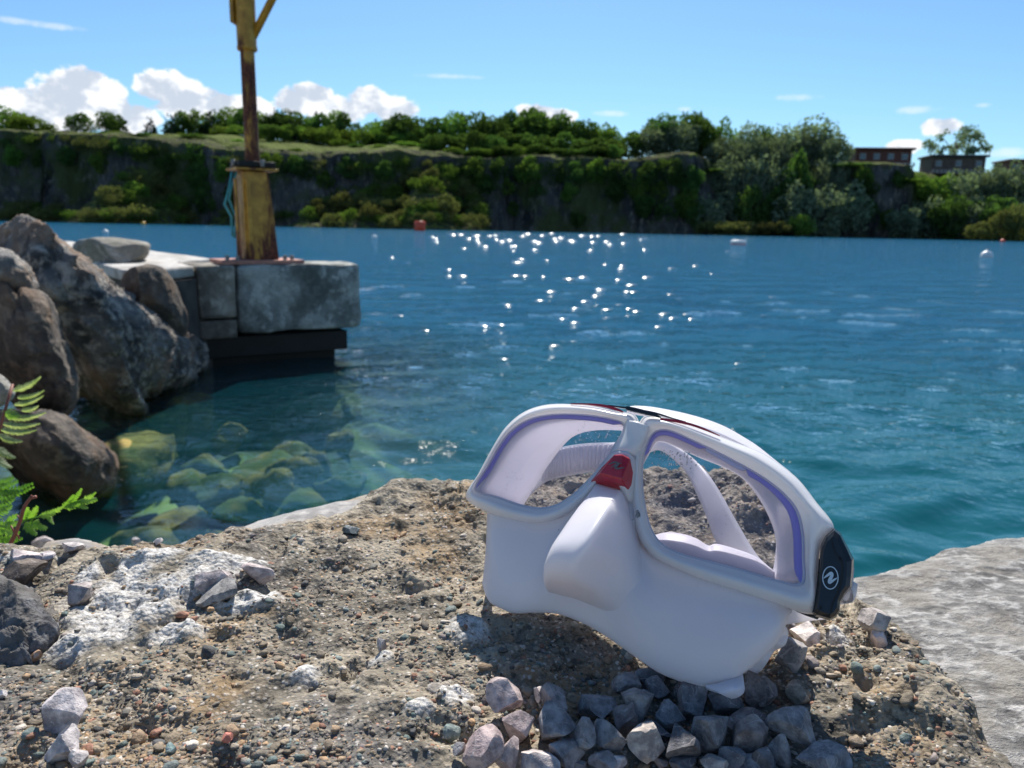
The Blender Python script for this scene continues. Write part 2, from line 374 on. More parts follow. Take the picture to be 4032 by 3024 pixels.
# steep little wave crests that catch the sun
def wavelets():
    rg_ = np.random.default_rng(44); spots = []
    for x, y in ((917,715),(1082,703),(1088,777),(1199,748),(1097,660),(1042,705),(1217,690),(1243,667),(1266,652),(1243,698),(1191,631),(1166,650),(1229,604),(1117,568),(1114,597),(1134,597),(997,597),(1298,626),(1337,660),(1357,631),(1371,632),(1311,670),(1361,668),(1378,674),(1430,648),(1451,637),(1464,648),(1433,680),(1439,678),(1457,688),(1485,680),(1497,690),(1426,707),(1453,581),(1343,581),(1338,605),(1365,617),(1598,787),(1671,643),(1652,683),(860,683),(1288,640),(1260,600),(1400,600)):
        spots.append((x*1.8228, y*1.8228, 1.0*rg_.uniform(0.6, 1.3)))
    for _ in range(42):
        spots.append((rg_.normal(1120, 130)*1.8228, (505+abs(rg_.normal(0, 16)))*1.8228, rg_.uniform(0.35, 0.9)))
    for _ in range(14):
        spots.append((rg_.normal(1180, 240)*1.8228, rg_.uniform(530, 600)*1.8228, rg_.uniform(0.15, 0.5)))
    Vs, Fs, off = [], [], 0; nx, ny = 11, 13
    for x, y, e in spots:
        c = at_z(x, y, 0.0); dd = c[1]; k = 0.68*(dd/6.0)**1.0*math.sqrt(e)
        Rx, Ry = 0.26*k, 0.10*k; a = np.linspace(-math.radians(13), math.radians(13), nx); b = np.linspace(-math.radians(24), math.radians(24), ny)
        A2_, B2_ = np.meshgrid(a, b, indexing='ij'); ro = rg_.normal(0, 0.12)
        X = Rx*np.sin(A2_); Yy = Ry*np.sin(B2_); Z = Rx*(np.cos(A2_)-math.cos(math.radians(13)))+Ry*(np.cos(B2_)-math.cos(math.radians(24)))
        edge = np.clip(1-(A2_/math.radians(13))**2, 0, 1); Z = Ry*(1-math.cos(math.radians(24)))*0+Z-0.002*k
        V = np.stack([c[0]+X*math.cos(ro)-Yy*math.sin(ro), c[1]+X*math.sin(ro)+Yy*math.cos(ro), Z+0.004], -1).reshape(-1, 3)
        Vs.append(V); Fs.append(grid_faces(nx, ny)+off); off += len(V)
    t = material('wave_crest'); f_ = t.new('ShaderNodeFresnel', i_IOR=1.333); g = t.new('ShaderNodeBsdfGlossy'); g.inputs['Roughness'].default_value = 0.20
    tr = t.new('ShaderNodeBsdfTransparent'); m_ = t.new('ShaderNodeMixShader'); t.put(m_.inputs[0], f_); t.l.new(tr.outputs[0], m_.inputs[1]); t.l.new(g.outputs[0], m_.inputs[2]); t.l.new(m_.outputs[0], t.out.inputs[0])
    me = mesh_np('wave_crests', np.concatenate(Vs), np.concatenate(Fs)[:, ::-1]); N = np.zeros(len(me.polygons)*3, np.float32); me.polygons.foreach_get('normal', N)
    if N[2::3].mean() < 0: me.flip_normals()
    o = tag(link('wave_crests', me, t.m), 'steep wave crests sparkling in the sun on the open lake', 'wave crests', kind='stuff')
wavelets()

# ------------------------------------------------------------------ far shore
def Xat(p, Y=150.0): return (p*1.8228-2016)/FPX*Y
edge_px = np.array([(-700, 300), (0, 288), (120, 294), (350, 316), (500, 328), (680, 342), (980, 342), (1060, 348), (1350, 352), (1480, 350), (1600, 360), (1850, 362), (1990, 360), (2100, 372), (2300, 385), (2900, 400)], float)
edge_X = Xat(edge_px[:, 0]); edge_Z = (487-1106*0.0199+edge_px[:, 0]*0.0199 - edge_px[:, 1])*1.8228/FPX*153+1.0
def terrain_z(X, Y):
    X = np.asarray(X, float); Y = np.asarray(Y, float); P = np.stack([X, Y*0, X*0], -1)
    top = np.interp(X, edge_X, edge_Z)
    top = top+1.0*fbm(P, 0.09, 4, 15)
    base = 150+3.0*fbm(P, 0.03, 3, 2)+2.0*fbm(P, 0.16, 3, 4)
    forest = np.maximum(np.clip((X-Xat(1480))/8, 0, 1)*np.clip((Xat(1850)-X)/6, 0, 1), np.clip((X-Xat(1950))/7, 0, 1))
    wid = 3.0+1.5*fbm(P, 0.08, 2, 6)+forest*16
    P2 = np.stack([X, Y, 0*X], -1)
    q = (Y-base+1.3*fbm(P2, 0.25, 4, 12, ridged=True))/wid
    q = np.clip(q, 0, 1); q = q*q*(3-2*q)
    z = -1.5+(top+1.5)*q
    bk = np.clip(Y-base-wid, 0, 200)
    lf = np.clip((Xat(1250)-X)/30, 0, 1)
    rise = np.interp(X, Xat(np.array([0., 250, 420, 850, 1000, 1300])), [0.8, 1.5, 6.5, 6.5, 4.0, 1.0])
    z = z+q*rise*np.tanh(0.20*bk/rise)
    for (p, wx, ht, ext) in ((305, 80, 10.5, 17), (390, 34, 6, 13), (790, 130, 7.8, 15), (930, 64, 12.0, 17), (1020, 34, 7.0, 15), (1620, 115, 1.3, 8), (2200, 80, 7, 14), (40, 70, 2.6, 8), (170, 60, 2.6, 8), (530, 60, 3.5, 8)):
        xc = Xat(p); wr = wx*0.0903
        g = np.exp(-np.abs((X-xc)/wr)**2.6); tz = ht*g*(1-(base+wid*0.6-Y)/ext)-1.5*(1-g)
        tz = tz+1.1*fbm(P2, 0.4, 4, 31)*np.clip(g*2, 0, 1)
        z = np.maximum(z, np.minimum(tz, ht*g+0.6))
    z = z+0.35*fbm(P2, 0.4, 4, 40)*np.clip(q*3, 0.3, 1)
    return z
def mat_terrain():
    t = material('quarry_ground')
    g = t.new('ShaderNodeNewGeometry'); sep = t.new('ShaderNodeSeparateXYZ'); t.put(sep.inputs[0], g.outputs['Normal'])
    ps = t.new('ShaderNodeSeparateXYZ'); t.put(ps.inputs[0], t.pos)
    st = t.scale(t.pos, (1, 1, 0.35))
    a = t.noise(st, 0.22, 6, 0.62); b = t.noise(st, 1.1, 5, 0.65); c = t.noise(t.pos, 0.09, 4, 0.6)
    rock = t.mix(t.step(a, 0.35, 0.65), (0.036, 0.036, 0.038), (0.145, 0.135, 0.128)); rock = t.mix(t.step(b, 0.5, 0.70), rock, (0.31, 0.27, 0.22))
    grass = t.mix(t.step(t.noise(t.pos, 0.35, 5, 0.6), 0.35, 0.65), (0.075, 0.10, 0.020), (0.16, 0.20, 0.040)); grass = t.mix(t.step(c, 0.45, 0.65), grass, (0.17, 0.215, 0.045))
    gm = t.math('MULTIPLY', t.step(t.math('ADD', sep.outputs[2], t.math('MULTIPLY', t.math('SUBTRACT', b, 0.5), 0.7)), 0.42, 0.72), 1.0)
    moss = t.math('MULTIPLY', t.step(t.noise(t.vmath('ADD', t.pos, (40, 0, 3)), 0.10, 4, 0.6), 0.46, 0.60), 0.85)
    grass = t.mix(t.math('MULTIPLY', t.step(b, 0.60, 0.42), t.step(ps.outputs[1], 160, 155)), grass, (0.075, 0.072, 0.045))
    col = t.mix(moss, rock, (0.085, 0.105, 0.032)); col = t.mix(gm, col, grass)
    principled(t, col, 0.95); t.p.inputs['Specular IOR Level'].default_value = 0.1
    t.put(t.p.inputs['Normal'], t.bump(t.math('ADD', a, b), 1.0, 1.8)); return t.m
def build_terrain():
    xs = np.linspace(-190, 190, 520)
    ys = np.concatenate([np.linspace(128, 143, 12, endpoint=False), np.linspace(143, 162, 84, endpoint=False), np.linspace(162, 185, 30, endpoint=False), np.linspace(185, 330, 26)])
    Y, X = np.meshgrid(ys, xs, indexing='ij'); Z = terrain_z(X.ravel(), Y.ravel())
    V = np.stack([X.ravel(), Y.ravel(), Z], -1)
    # undercut and ledges on the rock face
    j = 0.9*fbm(V, 0.35, 4, 77); V[:, 1] += 2.2*j*np.clip(Z/3, 0, 1)*np.clip((168-Y.ravel())/10, 0, 1)
    me = mesh_np('hillside', V, grid_faces(len(ys), len(xs))); tag(link('hillside', me, mat_terrain()), kind='structure')
build_terrain()

# ------------------------------------------------------------------ trees
def leaves_mesh(name, centres, radii, n, size, rng, squash=0.8, shell=0.55):
    """n leaf clumps spread through several lobes"""
    vol = np.array(radii)**2; pick = rng.choice(len(centres), n, p=vol/vol.sum())
    dirs = rng.normal(size=(n, 3)); dirs /= np.linalg.norm(dirs, axis=1)[:, None]
    rad = np.array(radii)[pick]*(shell+(1-shell)*rng.random(n)**0.5)*(1+0.13*rng.normal(size=n))
    C = np.array(centres)[pick]+dirs*rad[:, None]*np.array([1, 1, squash])
    a = rng.normal(size=(n, 3)); a += dirs*0.2; a /= np.linalg.norm(a, axis=1)[:, None]
    b = np.cross(a, rng.normal(size=(n, 3))); b /= np.linalg.norm(b, axis=1)[:, None]
    s = size*(0.55+0.9*rng.random(n))[:, None]
    V = np.stack([C-a*s, C+b*s*0.6, C+a*s*0.9+b*s*0.15, C-b*s*0.55], 1).reshape(-1, 3)
    F = np.arange(4*n).reshape(-1, 4)
    return V, F
def crown_variant(kind, k):
    rng = np.random.default_rng(100+k*7+len(kind)*31)
    if kind == 'conifer':
        cs, rs = [], []
        for i in range(15):
            h = i/14.0; rr = 0.95*(1-h)**0.8*0.42+0.03
            for q in range(max(1, int(7*(1-h)+1))):
                an = rng.uniform(0, 6.28); cs.append((math.cos(an)*rr, math.sin(an)*rr, -1+2*h)); rs.append(rr*0.6+0.03)
        V, F = leaves_mesh('c', cs, rs, 1300, 0.075, rng, 0.5, 0.3)
    elif kind == 'open':
        cs, rs = [], []
        for i in range(26):
            dd = rng.normal(size=3); dd /= np.linalg.norm(dd); dd[2] = abs(dd[2])*0.9-0.2
            cs.append(dd*rng.uniform(0.6, 0.95)); rs.append(rng.uniform(0.12, 0.24))
        V, F = leaves_mesh('c', cs, rs, 1500, 0.045, rng, 0.7, 0.1)
    elif kind == 'willow':
        cs, rs = [(0, 0, 0)], [0.62]
        for i in range(20):
            dd = rng.normal(size=3); dd /= np.linalg.norm(dd); cs.append(dd*np.array([0.66, 0.66, 0.72])*rng.uniform(0.7, 1.1)); rs.append(rng.uniform(0.2, 0.36))
        V, F = leaves_mesh('c', cs, rs, 2300, 0.062, rng, 1.0, 0.7)
    else:
        cs, rs = [(0, 0, 0)], [0.66]
        for i in range(14):
            dd = rng.normal(size=3); dd /= np.linalg.norm(dd); dd[2] *= 0.8; cs.append(dd*rng.uniform(0.5, 0.78)); rs.append(rng.uniform(0.24, 0.42))
        V, F = leaves_mesh('c', cs, rs, 2200, 0.068, rng, 0.85, 0.72)
    m_ = np.percentile(np.abs(V), 99, axis=0); m_[2] = np.percentile(np.abs(V[:, 2]), 99.3); V = V/m_
    return mesh_np('crown_'+kind, V, F, False)
MATK = {'dark': ('round', M_DARKLEAF), 'mid': ('round', M_MIDLEAF), 'grey': ('willow', M_GREYLEAF), 'conifer': ('conifer', M_CONIFER), 'open': ('open', M_GREYLEAF), 'olive': ('round', M_OLIVE), 'bush': ('round', M_MIDLEAF)}
CROWNS = {}
for kk, (sh, mt) in MATK.items():
    CROWNS[kk] = []
    for v in range(3 if kk in ('dark', 'mid', 'grey') else 2):
        me = crown_variant(sh, v+(0 if kk != 'mid' else 5)); me.materials.append(mt); CROWNS[kk].append(me)
def trunk_mesh(k):
    rng = np.random.default_rng(900+k); Vs, Fs, off = [], [], 0
    paths = [([(0, 0, -1.2), (0.02, 0, -0.6), (0.0, 0.02, 0.0), (0.03, 0, 0.45)], [0.055, 0.045, 0.035, 0.012])]
    for i in range(7):
        an = rng.uniform(0, 6.28); z0 = rng.uniform(-0.5, 0.1); L = rng.uniform(0.5, 0.8)
        paths.append(([(0, 0, z0), (math.cos(an)*L*0.5, math.sin(an)*L*0.5, z0+0.25), (math.cos(an)*L, math.sin(an)*L, z0+0.6)], [0.025, 0.016, 0.006]))
    for p, r_ in paths:
        V, F = tube_np(p, r_, 6); Vs.append(V); Fs += [tuple(i+off for i in f) for f in F]; off += len(V)
    me = poly_mesh('trunk', np.concatenate(Vs), Fs, True); me.materials.append(M_BARK); return me
TRUNKS = [trunk_mesh(k) for k in range(2)]
def tree(name, X, Y, top, width, kind, label, group=None, cat='tree', height=None, base=None):
    gz = float(terrain_z(np.array([X]), np.array([Y]))[0]) if base is None else base
    gz = max(gz, 0.0)
    hgt = max(top-gz, 1.0)
    ch = hgt*0.5*(1.08 if kind in ('bush', 'olive') else 1.05 if kind not in ('open', 'conifer') else 0.92) if height is None else height/2
    root = empty(name, (X, Y, gz-0.3), label, cat, group)
    cme = random.choice(CROWNS[kind]); c = link('crown', cme, None, root)
    c.location = (0, 0, top-ch-(gz-0.3)); c.scale = (width/2, width/2*random.uniform(0.8, 1.1), ch); c.rotation_euler = (0, 0, random.uniform(0, 6.28))
    tm = random.choice(TRUNKS); k = link('trunk', tm, None, root); sc = ch*1.0
    k.location = (0, 0, top-ch-(gz-0.3)); k.scale = (sc, sc, (top-ch-gz+0.6)/1.2 if kind != 'conifer' else ch)
    k.rotation_euler = (0, 0, random.uniform(0, 6.28))
    return root
def tree_px(name, p, ytop, wpx, Y, kind, label, group=None, cat='tree', ybot=None):
    """p, ytop, wpx in the 2212 wide reading of the photograph"""
    q = at_depthY(p*1.8228, ytop*1.8228, Y)
    wd = wpx*1.8228/FPX*Y; hh = None
    if ybot is not None: hh = (ybot-ytop)*1.8228/FPX*Y
    return tree(name, q[0], Y, q[2], wd, kind, label, group, cat, hh)
def at_depthY(x, y, Y):
    v = (x-2016)/FPX*rt - (y-1512)/FPX*upv + fwd
    return CAM+v*(Y/v[1])
COUNT = {}
specific = [
 ('bushy_tree', 10, 230, 90, 172, 'mid', 'bushy green tree at the left border of the photo on the cliff top'),
 ('bushy_tree', 62, 246, 90, 168, 'mid', 'low bushy tree second from the left border on the grassy cliff top'),
 ('round_tree', 170, 245, 66, 170, 'dark', 'isolated round dark tree standing alone against the white cloud'),
 ('bushy_tree', 232, 243, 62, 172, 'dark', 'dark tree just right of the isolated round tree on the cliff top'),
 ('conifer_tree', 262, 240, 40, 176, 'conifer', 'pointed dark conifer behind the tree right of the cloud gap'),
 ('conifer_tree', 322, 246, 34, 178, 'conifer', 'narrow conifer standing in the gap between two white clouds'),
 ('conifer_tree', 366, 238, 44, 182, 'conifer', 'wide brownish conifer right of the narrow conifer in the gap'),
 ('conifer_tree', 596, 226, 38, 190, 'conifer', 'tall pointed conifer just right of the rusty post at the skyline'),
 ('conifer_tree', 628, 250, 46, 176, 'conifer', 'dark conifer standing in the meadow in front of the skyline trees'),
 ('conifer_tree', 682, 232, 50, 186, 'conifer', 'broad dark conifer below the middle cloud at the skyline'),
 ('conifer_tree', 556, 238, 30, 190, 'conifer', 'thin conifer touching the right side of the rusty post'),
 ('conifer_tree', 812, 248, 32, 192, 'conifer', 'small dark conifer tip under the right end of the middle cloud'),
 ('open_crowned_tree', 2072, 276, 118, 176, 'open', 'lone see-through tree with bare looking limbs beside the right hand chalet'),
 ('willow_tree', 1755, 258, 130, 170, 'grey', 'tallest pale grey-green tree left of the red chalet'),
 ('poplar_tree', 1500, 240, 60, 172, 'dark', 'thin-topped tree poking above the wood in the right half'),
 ('round_tree', 1440, 250, 90, 168, 'dark', 'round dark tree just right of the notch in the wood skyline'),
 ('round_tree', 1150, 234, 120, 176, 'dark', 'domed tree under the small flat cloud at the middle of the skyline'),
]
for (nm, p, yt, wp, Y, kd, lb) in specific: tree_px(nm, p, yt, wp, Y, kd, lb)
ORD = 'first second third fourth fifth sixth seventh eighth ninth tenth eleventh twelfth thirteenth fourteenth fifteenth sixteenth seventeenth eighteenth nineteenth twentieth'.split()
def on_ground(p, y):
    """where the line of sight through a point first meets the far shore"""
    Y = np.arange(128, 215, 0.25); v = (p*1.8228-2016)/FPX*rt - (y*1.8228-1512)/FPX*upv + fwd
    Q = CAM+v*(Y/v[1])[:, None]; hit = terrain_z(Q[:, 0], Y) > np.maximum(Q[:, 2], -0.1)
    return float(Y[np.argmax(hit)]) if hit.any() else 152.0
def nth(label, i):
    """counting from the left end of its row"""
    return ('%s from the left, %s' % (ORD[i], label)) if i < 20 else label
def row(name, pts, kinds, Y0, Yj, w0, w1, label, group, cat='tree', step=None):
    x0, x1 = pts[0][0], pts[-1][0]; p = x0
    while p < x1:
        k_ = COUNT[group] = COUNT.get(group, -1)+1; wp = random.uniform(w0, w1); yt = np.interp(p, [a[0] for a in pts], [a[1] for a in pts])+random.uniform(-5, 9)
        tree_px(name, p+random.uniform(-6, 6), yt, wp, Y0+random.uniform(-Yj, Yj), random.choice(kinds), nth(label, k_), group, cat)
        p += wp*(step or 0.5)
sky_l = [(395, 240), (450, 232), (520, 232), (600, 238), (700, 240), (800, 256), (860, 252)]
row('broadleaf_tree', sky_l, ['mid', 'dark', 'mid', 'conifer'], 188, 5, 50, 80, 'green tree in the skyline belt above the meadow', 'trees in the skyline belt above the meadow')
row('broadleaf_tree', [(480, 268), (560, 262), (700, 268), (820, 275), (960, 285)], ['mid', 'mid', 'dark'], 176, 4, 40, 62, 'smaller green tree at the back of the meadow', 'lower trees at the back of the meadow', step=0.62)
row('broadleaf_tree', [(860, 250), (940, 248), (1000, 243), (1100, 238), (1200, 246), (1250, 256), (1310, 262), (1345, 278)], ['dark', 'dark', 'mid'], 176, 5, 60, 95, 'dark tree of the dense wood above the cliff', 'trees of the dense wood above the shaded cliff')
row('broadleaf_tree', [(950, 290), (1100, 282), (1350, 300)], ['dark', 'dark'], 163, 3, 50, 80, 'dark tree at the front edge of the dense wood', 'front trees of the wood above the shaded cliff', step=0.55)
row('broadleaf_tree', [(1000, 322), (1100, 312), (1350, 318)], ['dark', 'mid', 'dark'], 156.5, 0.6, 40, 62, 'bushy tree leaning over the edge of the shaded cliff', 'trees leaning over the edge of the shaded cliff', step=0.6)
row('broadleaf_tree', [(1365, 285), (1440, 258), (1500, 252), (1560, 262), (1600, 262), (1680, 268)], ['dark', 'mid', 'grey'], 168, 4, 55, 85, 'tree of the mixed wood left of the chalet', 'trees of the mixed wood left of the chalet')
row('willow_tree', [(1560, 300), (1640, 285), (1700, 272), (1780, 272), (1830, 300)], ['grey'], 163, 3, 60, 90, 'pale grey-green tree in the upper wood', 'pale trees left of the chalet')
row('willow_tree', [(1520, 360), (1600, 340), (1700, 330), (1800, 340), (1855, 350)], ['grey', 'grey', 'dark'], 156, 2, 70, 100, 'pale tree on the slope below the upper wood', 'pale trees on the slope down to the water')
row('willow_tree', [(1530, 420), (1640, 400), (1760, 395), (1850, 400)], ['grey', 'dark'], 151, 2, 70, 95, 'pale bushy tree near the water', 'pale trees close to the water', step=0.62)
row('willow_tree', [(1950, 385), (2050, 368), (2120, 360), (2212, 345), (2300, 340)], ['grey', 'grey', 'mid'], 156, 2, 70, 100, 'pale tree on the cliff below the right chalets', 'pale trees below the right hand chalets')
row('willow_tree', [(1960, 440), (2060, 425), (2150, 420), (2300, 420)], ['grey', 'dark'], 150, 2, 70, 95, 'pale bushy tree overhanging the water at the right', 'pale trees overhanging the water at the right', step=0.6)
for i_, (p, yt, wp, Y, kd) in enumerate(sorted(((425, 290, 60, 160, 'dark'), (310, 285, 26, 156, 'dark'), (345, 300, 20, 157, 'dark'), (250, 283, 60, 166, 'bush'), (215, 285, 40, 168, 'bush'), (400, 288, 40, 168, 'bush'), (515, 300, 30, 166, 'bush'), (640, 320, 36, 158, 'bush'), (730, 300, 40, 168, 'bush'), (770, 310, 34, 166, 'dark'), (820, 312, 44, 164, 'bush'), (880, 305, 50, 164, 'bush'), (930, 312, 46, 162, 'dark'), (700, 275, 50, 180, 'bush'), (860, 290, 50, 172, 'bush'), (980, 318, 50, 159, 'bush'), (800, 290, 40, 176, 'dark'), (600, 305, 22, 170, 'dark')))):
    tree_px('meadow_bush', p, yt, wp, Y, kd, nth('green bush on the meadow above the cliff', i_), 'bushes scattered on the meadow', 'bush')
for i_, (p, yt, wp, Y, kd) in enumerate(sorted(((240, 400, 60, 148, 'olive'), (290, 392, 60, 148.5, 'bush'), (340, 388, 60, 149, 'olive'), (375, 420, 50, 146, 'bush'), (395, 445, 40, 144, 'olive'), (300, 440, 60, 145, 'olive'), (200, 455, 46, 146, 'olive'), (100, 452, 40, 147, 'olive'),
      (690, 430, 60, 146, 'olive'), (740, 415, 60, 147, 'olive'), (800, 440, 60, 145, 'olive'), (850, 400, 60, 148, 'bush'), (890, 370, 60, 150, 'olive'), (930, 380, 60, 149, 'bush'), (960, 420, 60, 146, 'olive'), (900, 440, 50, 145, 'bush'), (1000, 380, 40, 150, 'olive'), (1030, 430, 36, 147, 'olive'), (1045, 465, 30, 145, 'olive'), (720, 460, 50, 144, 'olive'), (840, 465, 50, 144, 'olive')))):
    tree_px('slope_bush', p, yt, wp, on_ground(p, yt+wp*0.5), kd, nth('sunlit bush on the rubble slopes below the cliff', i_), 'olive bushes on the rubble slopes', 'bush', ybot=yt+wp*0.75)
for i_, p in enumerate((1530, 1570, 1610, 1650, 1690, 1735)):
    tree_px('bank_bush', p, 478 if p < 1720 else 462, 54, 144, 'olive' if p < 1720 else 'bush', nth('low yellow-green bush on the waterline bank', i_), 'bushes of the low green bank', 'bush', ybot=506)
for i_, (p, yt) in enumerate(((2120, 480), (2165, 455), (2205, 440), (2250, 450))):
    tree_px('bank_bush', p, yt, 60, 140, 'olive', nth('yellow-green bush on the slope at the right border', i_), 'bushes at the right border', 'bush', ybot=520)

rb = random.Random(5)
extra = []
SCRUB = {}
def scrub_add(key, p, ytop, ybot, wpx, Y, kind):
    """one more low bush in a mass of scrub that nobody could count"""
    a = at_depthY(p*1.8228, ytop*1.8228, Y); b = at_depthY(p*1.8228, ybot*1.8228, Y); me = rb.choice(CROWNS[kind]); n = len(me.vertices)
    V = np.zeros(n*3, np.float32); me.vertices.foreach_get('co', V); V = V.reshape(-1, 4, 3)[::2].reshape(-1, 3)
    w_ = wpx*1.8228/FPX*Y/2; V = V*np.array([w_, w_, (a[2]-b[2])/2])*1.15+np.array([a[0], Y, (a[2]+b[2])/2]); SCRUB.setdefault((key, kind), []).append(V)
for (xa, ya, xb, yb, n_, jx, jy) in ((225, 462, 400, 470, 12, 10, 6), (235, 425, 395, 440, 10, 10, 10), (270, 390, 350, 400, 7, 10, 10), (650, 465, 1050, 475, 20, 8, 6), (680, 435, 1010, 445, 15, 10, 8), (780, 415, 990, 400, 11, 8, 10), (880, 380, 990, 370, 8, 10, 8), (960, 360, 1055, 470, 10, 6, 4), (0, 462, 210, 466, 9, 8, 5), (0, 440, 130, 452, 4, 8, 5), (470, 462, 640, 468, 6, 8, 5)):
    for i_ in range(n_):
        f_ = (i_+0.5)/n_; extra.append((xa+(xb-xa)*f_+rb.uniform(-jx, jx), ya+(yb-ya)*f_+rb.uniform(-jy, jy), rb.uniform(22, 44)))
for i_, (p, y_, w_) in enumerate(sorted(extra)):
    q_ = (478+(p-100)*0.0199-y_)/115.0
    scrub_add('slope', p, y_-w_*0.35, y_+w_*0.35, w_, on_ground(p, y_+w_*0.2), rb.choice(['olive', 'olive', 'bush']))
for i_ in range(34):
    p = 20+i_*31+rb.uniform(-10, 10); ye = np.interp(p, edge_px[:, 0], edge_px[:, 1]); w_ = rb.uniform(18, 40)
    if 1010 < p: w_ *= 1.3
    scrub_add('edge', p, ye-w_*0.1+rb.uniform(-4, 20), ye+w_*0.9, w_, on_ground(p, ye+w_*0.6), rb.choice(['olive', 'bush', 'dark']))
for (key, kind), L in SCRUB.items():
    V = np.concatenate(L); me = mesh_np('scrub', V, np.arange(len(V)).reshape(-1, 4), False)
    tag(link('scrub', me, MATK[kind][1]), '%s scrub %s' % ({'olive': 'olive yellow-green', 'bush': 'mid green', 'dark': 'dark green'}[kind], 'covering the rubble slopes below the cliff' if key == 'slope' else 'growing along the edge of the cliff'), 'scrub', kind='stuff')
ORD2 = ORD+['twenty-'+o for o in ORD[:9]]+['thirtieth']+['thirty-'+o for o in ORD[:9]]+['fortieth']+['forty-'+o for o in ORD[:9]]
for i_, (p, y_, w_) in enumerate(sorted(((425, 330, 50), (420, 370, 50), (430, 400, 46), (440, 430, 46), (1080, 360, 50), (1130, 370, 40), (1095, 400, 40), (1400, 370, 50), (1450, 365, 60), (1490, 380, 60), (1425, 410, 46), (1480, 430, 60), (1500, 460, 50), (1870, 400, 50), (1880, 450, 50), (1920, 470, 50), (600, 350, 50), (560, 355, 50), (640, 350, 40), (1940, 385, 40), (1870, 375, 40), (1020, 365, 56), (1050, 395, 44), (1150, 362, 60), (1200, 368, 50), (1245, 372, 56), (1230, 410, 40), (1290, 365, 56), (1340, 372, 60), (1330, 410, 46), (1375, 400, 50), (1390, 440, 50), (1440, 450, 50), (1160, 410, 36), (1110, 450, 36), (1250, 470, 36), (30, 330, 44), (90, 340, 40), (140, 330, 40), (215, 345, 44), (360, 350, 44), (480, 365, 46), (500, 420, 40), (660, 365, 44), (750, 360, 50), (830, 365, 44), (700, 385, 40)))):
    tree_px('cliff_bush', p, y_-w_*0.4, w_, on_ground(p, y_)-0.3, 'dark' if i_ % 3 else 'bush', '%s bush from the left among those clinging to the shaded cliff face' % ORD2[i_], 'bushes on the cliff face', 'bush', ybot=y_+w_*0.6)

# ------------------------------------------------------------------ chalets
M_WOOD = mat_simple('dark_red_boards', (0.12, 0.037, 0.025), 0.7, 0.3, 3)
M_GREYW = mat_simple('grey_brown_boards', (0.10, 0.072, 0.06), 0.8, 0.3, 3)
M_ROOF = mat_simple('slate_felt', (0.05, 0.052, 0.058), 0.8, 0.2, 2)
M_PALE = mat_simple('pale_deck', (0.34, 0.31, 0.30), 0.8, 0.15, 3)
M_PANE = mat_simple('window_glass', (0.10, 0.13, 0.17), 0.08, 0.1, 2)
M_WHITE = mat_simple('white_paint', (0.78, 0.78, 0.76), 0.45, 0.04, 5)
def chalet(x0, x1, ytop, ybot, Y, label, nwin, roof, wall=None):
    a = at_depthY(x0, ytop, Y); b = at_depthY(x1, ybot, Y); W = b[0]-a[0]; Ht = a[2]-b[2]
    root = empty('chalet', ((a[0]+b[0])/2, Y+4, b[2]-0.2), label, 'chalet', rz=R(-8))
    box('wall', (0, 0, Ht*0.45+0.2), (W*0.96, 7, Ht*0.9), wall or M_WOOD, root)
    box('roof', (0, -0.2, Ht*0.96+0.2), (W*1.04, 8.2, Ht*0.10), roof, root, bev=0.05)
    box('deck', (0, -4.3, Ht*0.20), (W*1.0, 1.6, 0.2), M_PALE, root)
    rail = box('railing', (0, -5.05, Ht*0.32), (W*1.0, 0.06, 0.12), M_PALE, root)
    for i in range(14): box('baluster', (-W*0.49+i*W*0.98/13, -5.05, Ht*0.25), (0.34, 0.05, Ht*0.14-0.02), M_PALE, rail)
    for i in range(nwin):
        xw = -W*0.36+i*W*0.72/max(1, nwin-1)
        f = box('window', (xw, -3.54, Ht*0.60+0.2), (W*0.11, 0.12, Ht*0.30), M_PALE, root); box('pane', (xw, -3.62, Ht*0.60+0.2), (W*0.085, 0.06, Ht*0.24), M_PANE, f)
    for sx in (-1, 1): box('post', (sx*W*0.47, -5.0, Ht*0.1), (0.2, 0.2, Ht*0.2-0.02), M_WOOD, root)
    return root
chalet(3388, 3596, 580, 668, 166, 'dark red wooden chalet with flat roof and pale deck, left of the lone tree', 4, M_WOOD)
chalet(3690, 3885, 608, 696, 168, 'dark chalet with grey slate roof below the lone see-through tree', 3, M_ROOF, M_GREYW)
chalet(3995, 4200, 626, 700, 170, 'red-brown chalet cut off by the right border of the photo', 3, M_WOOD)

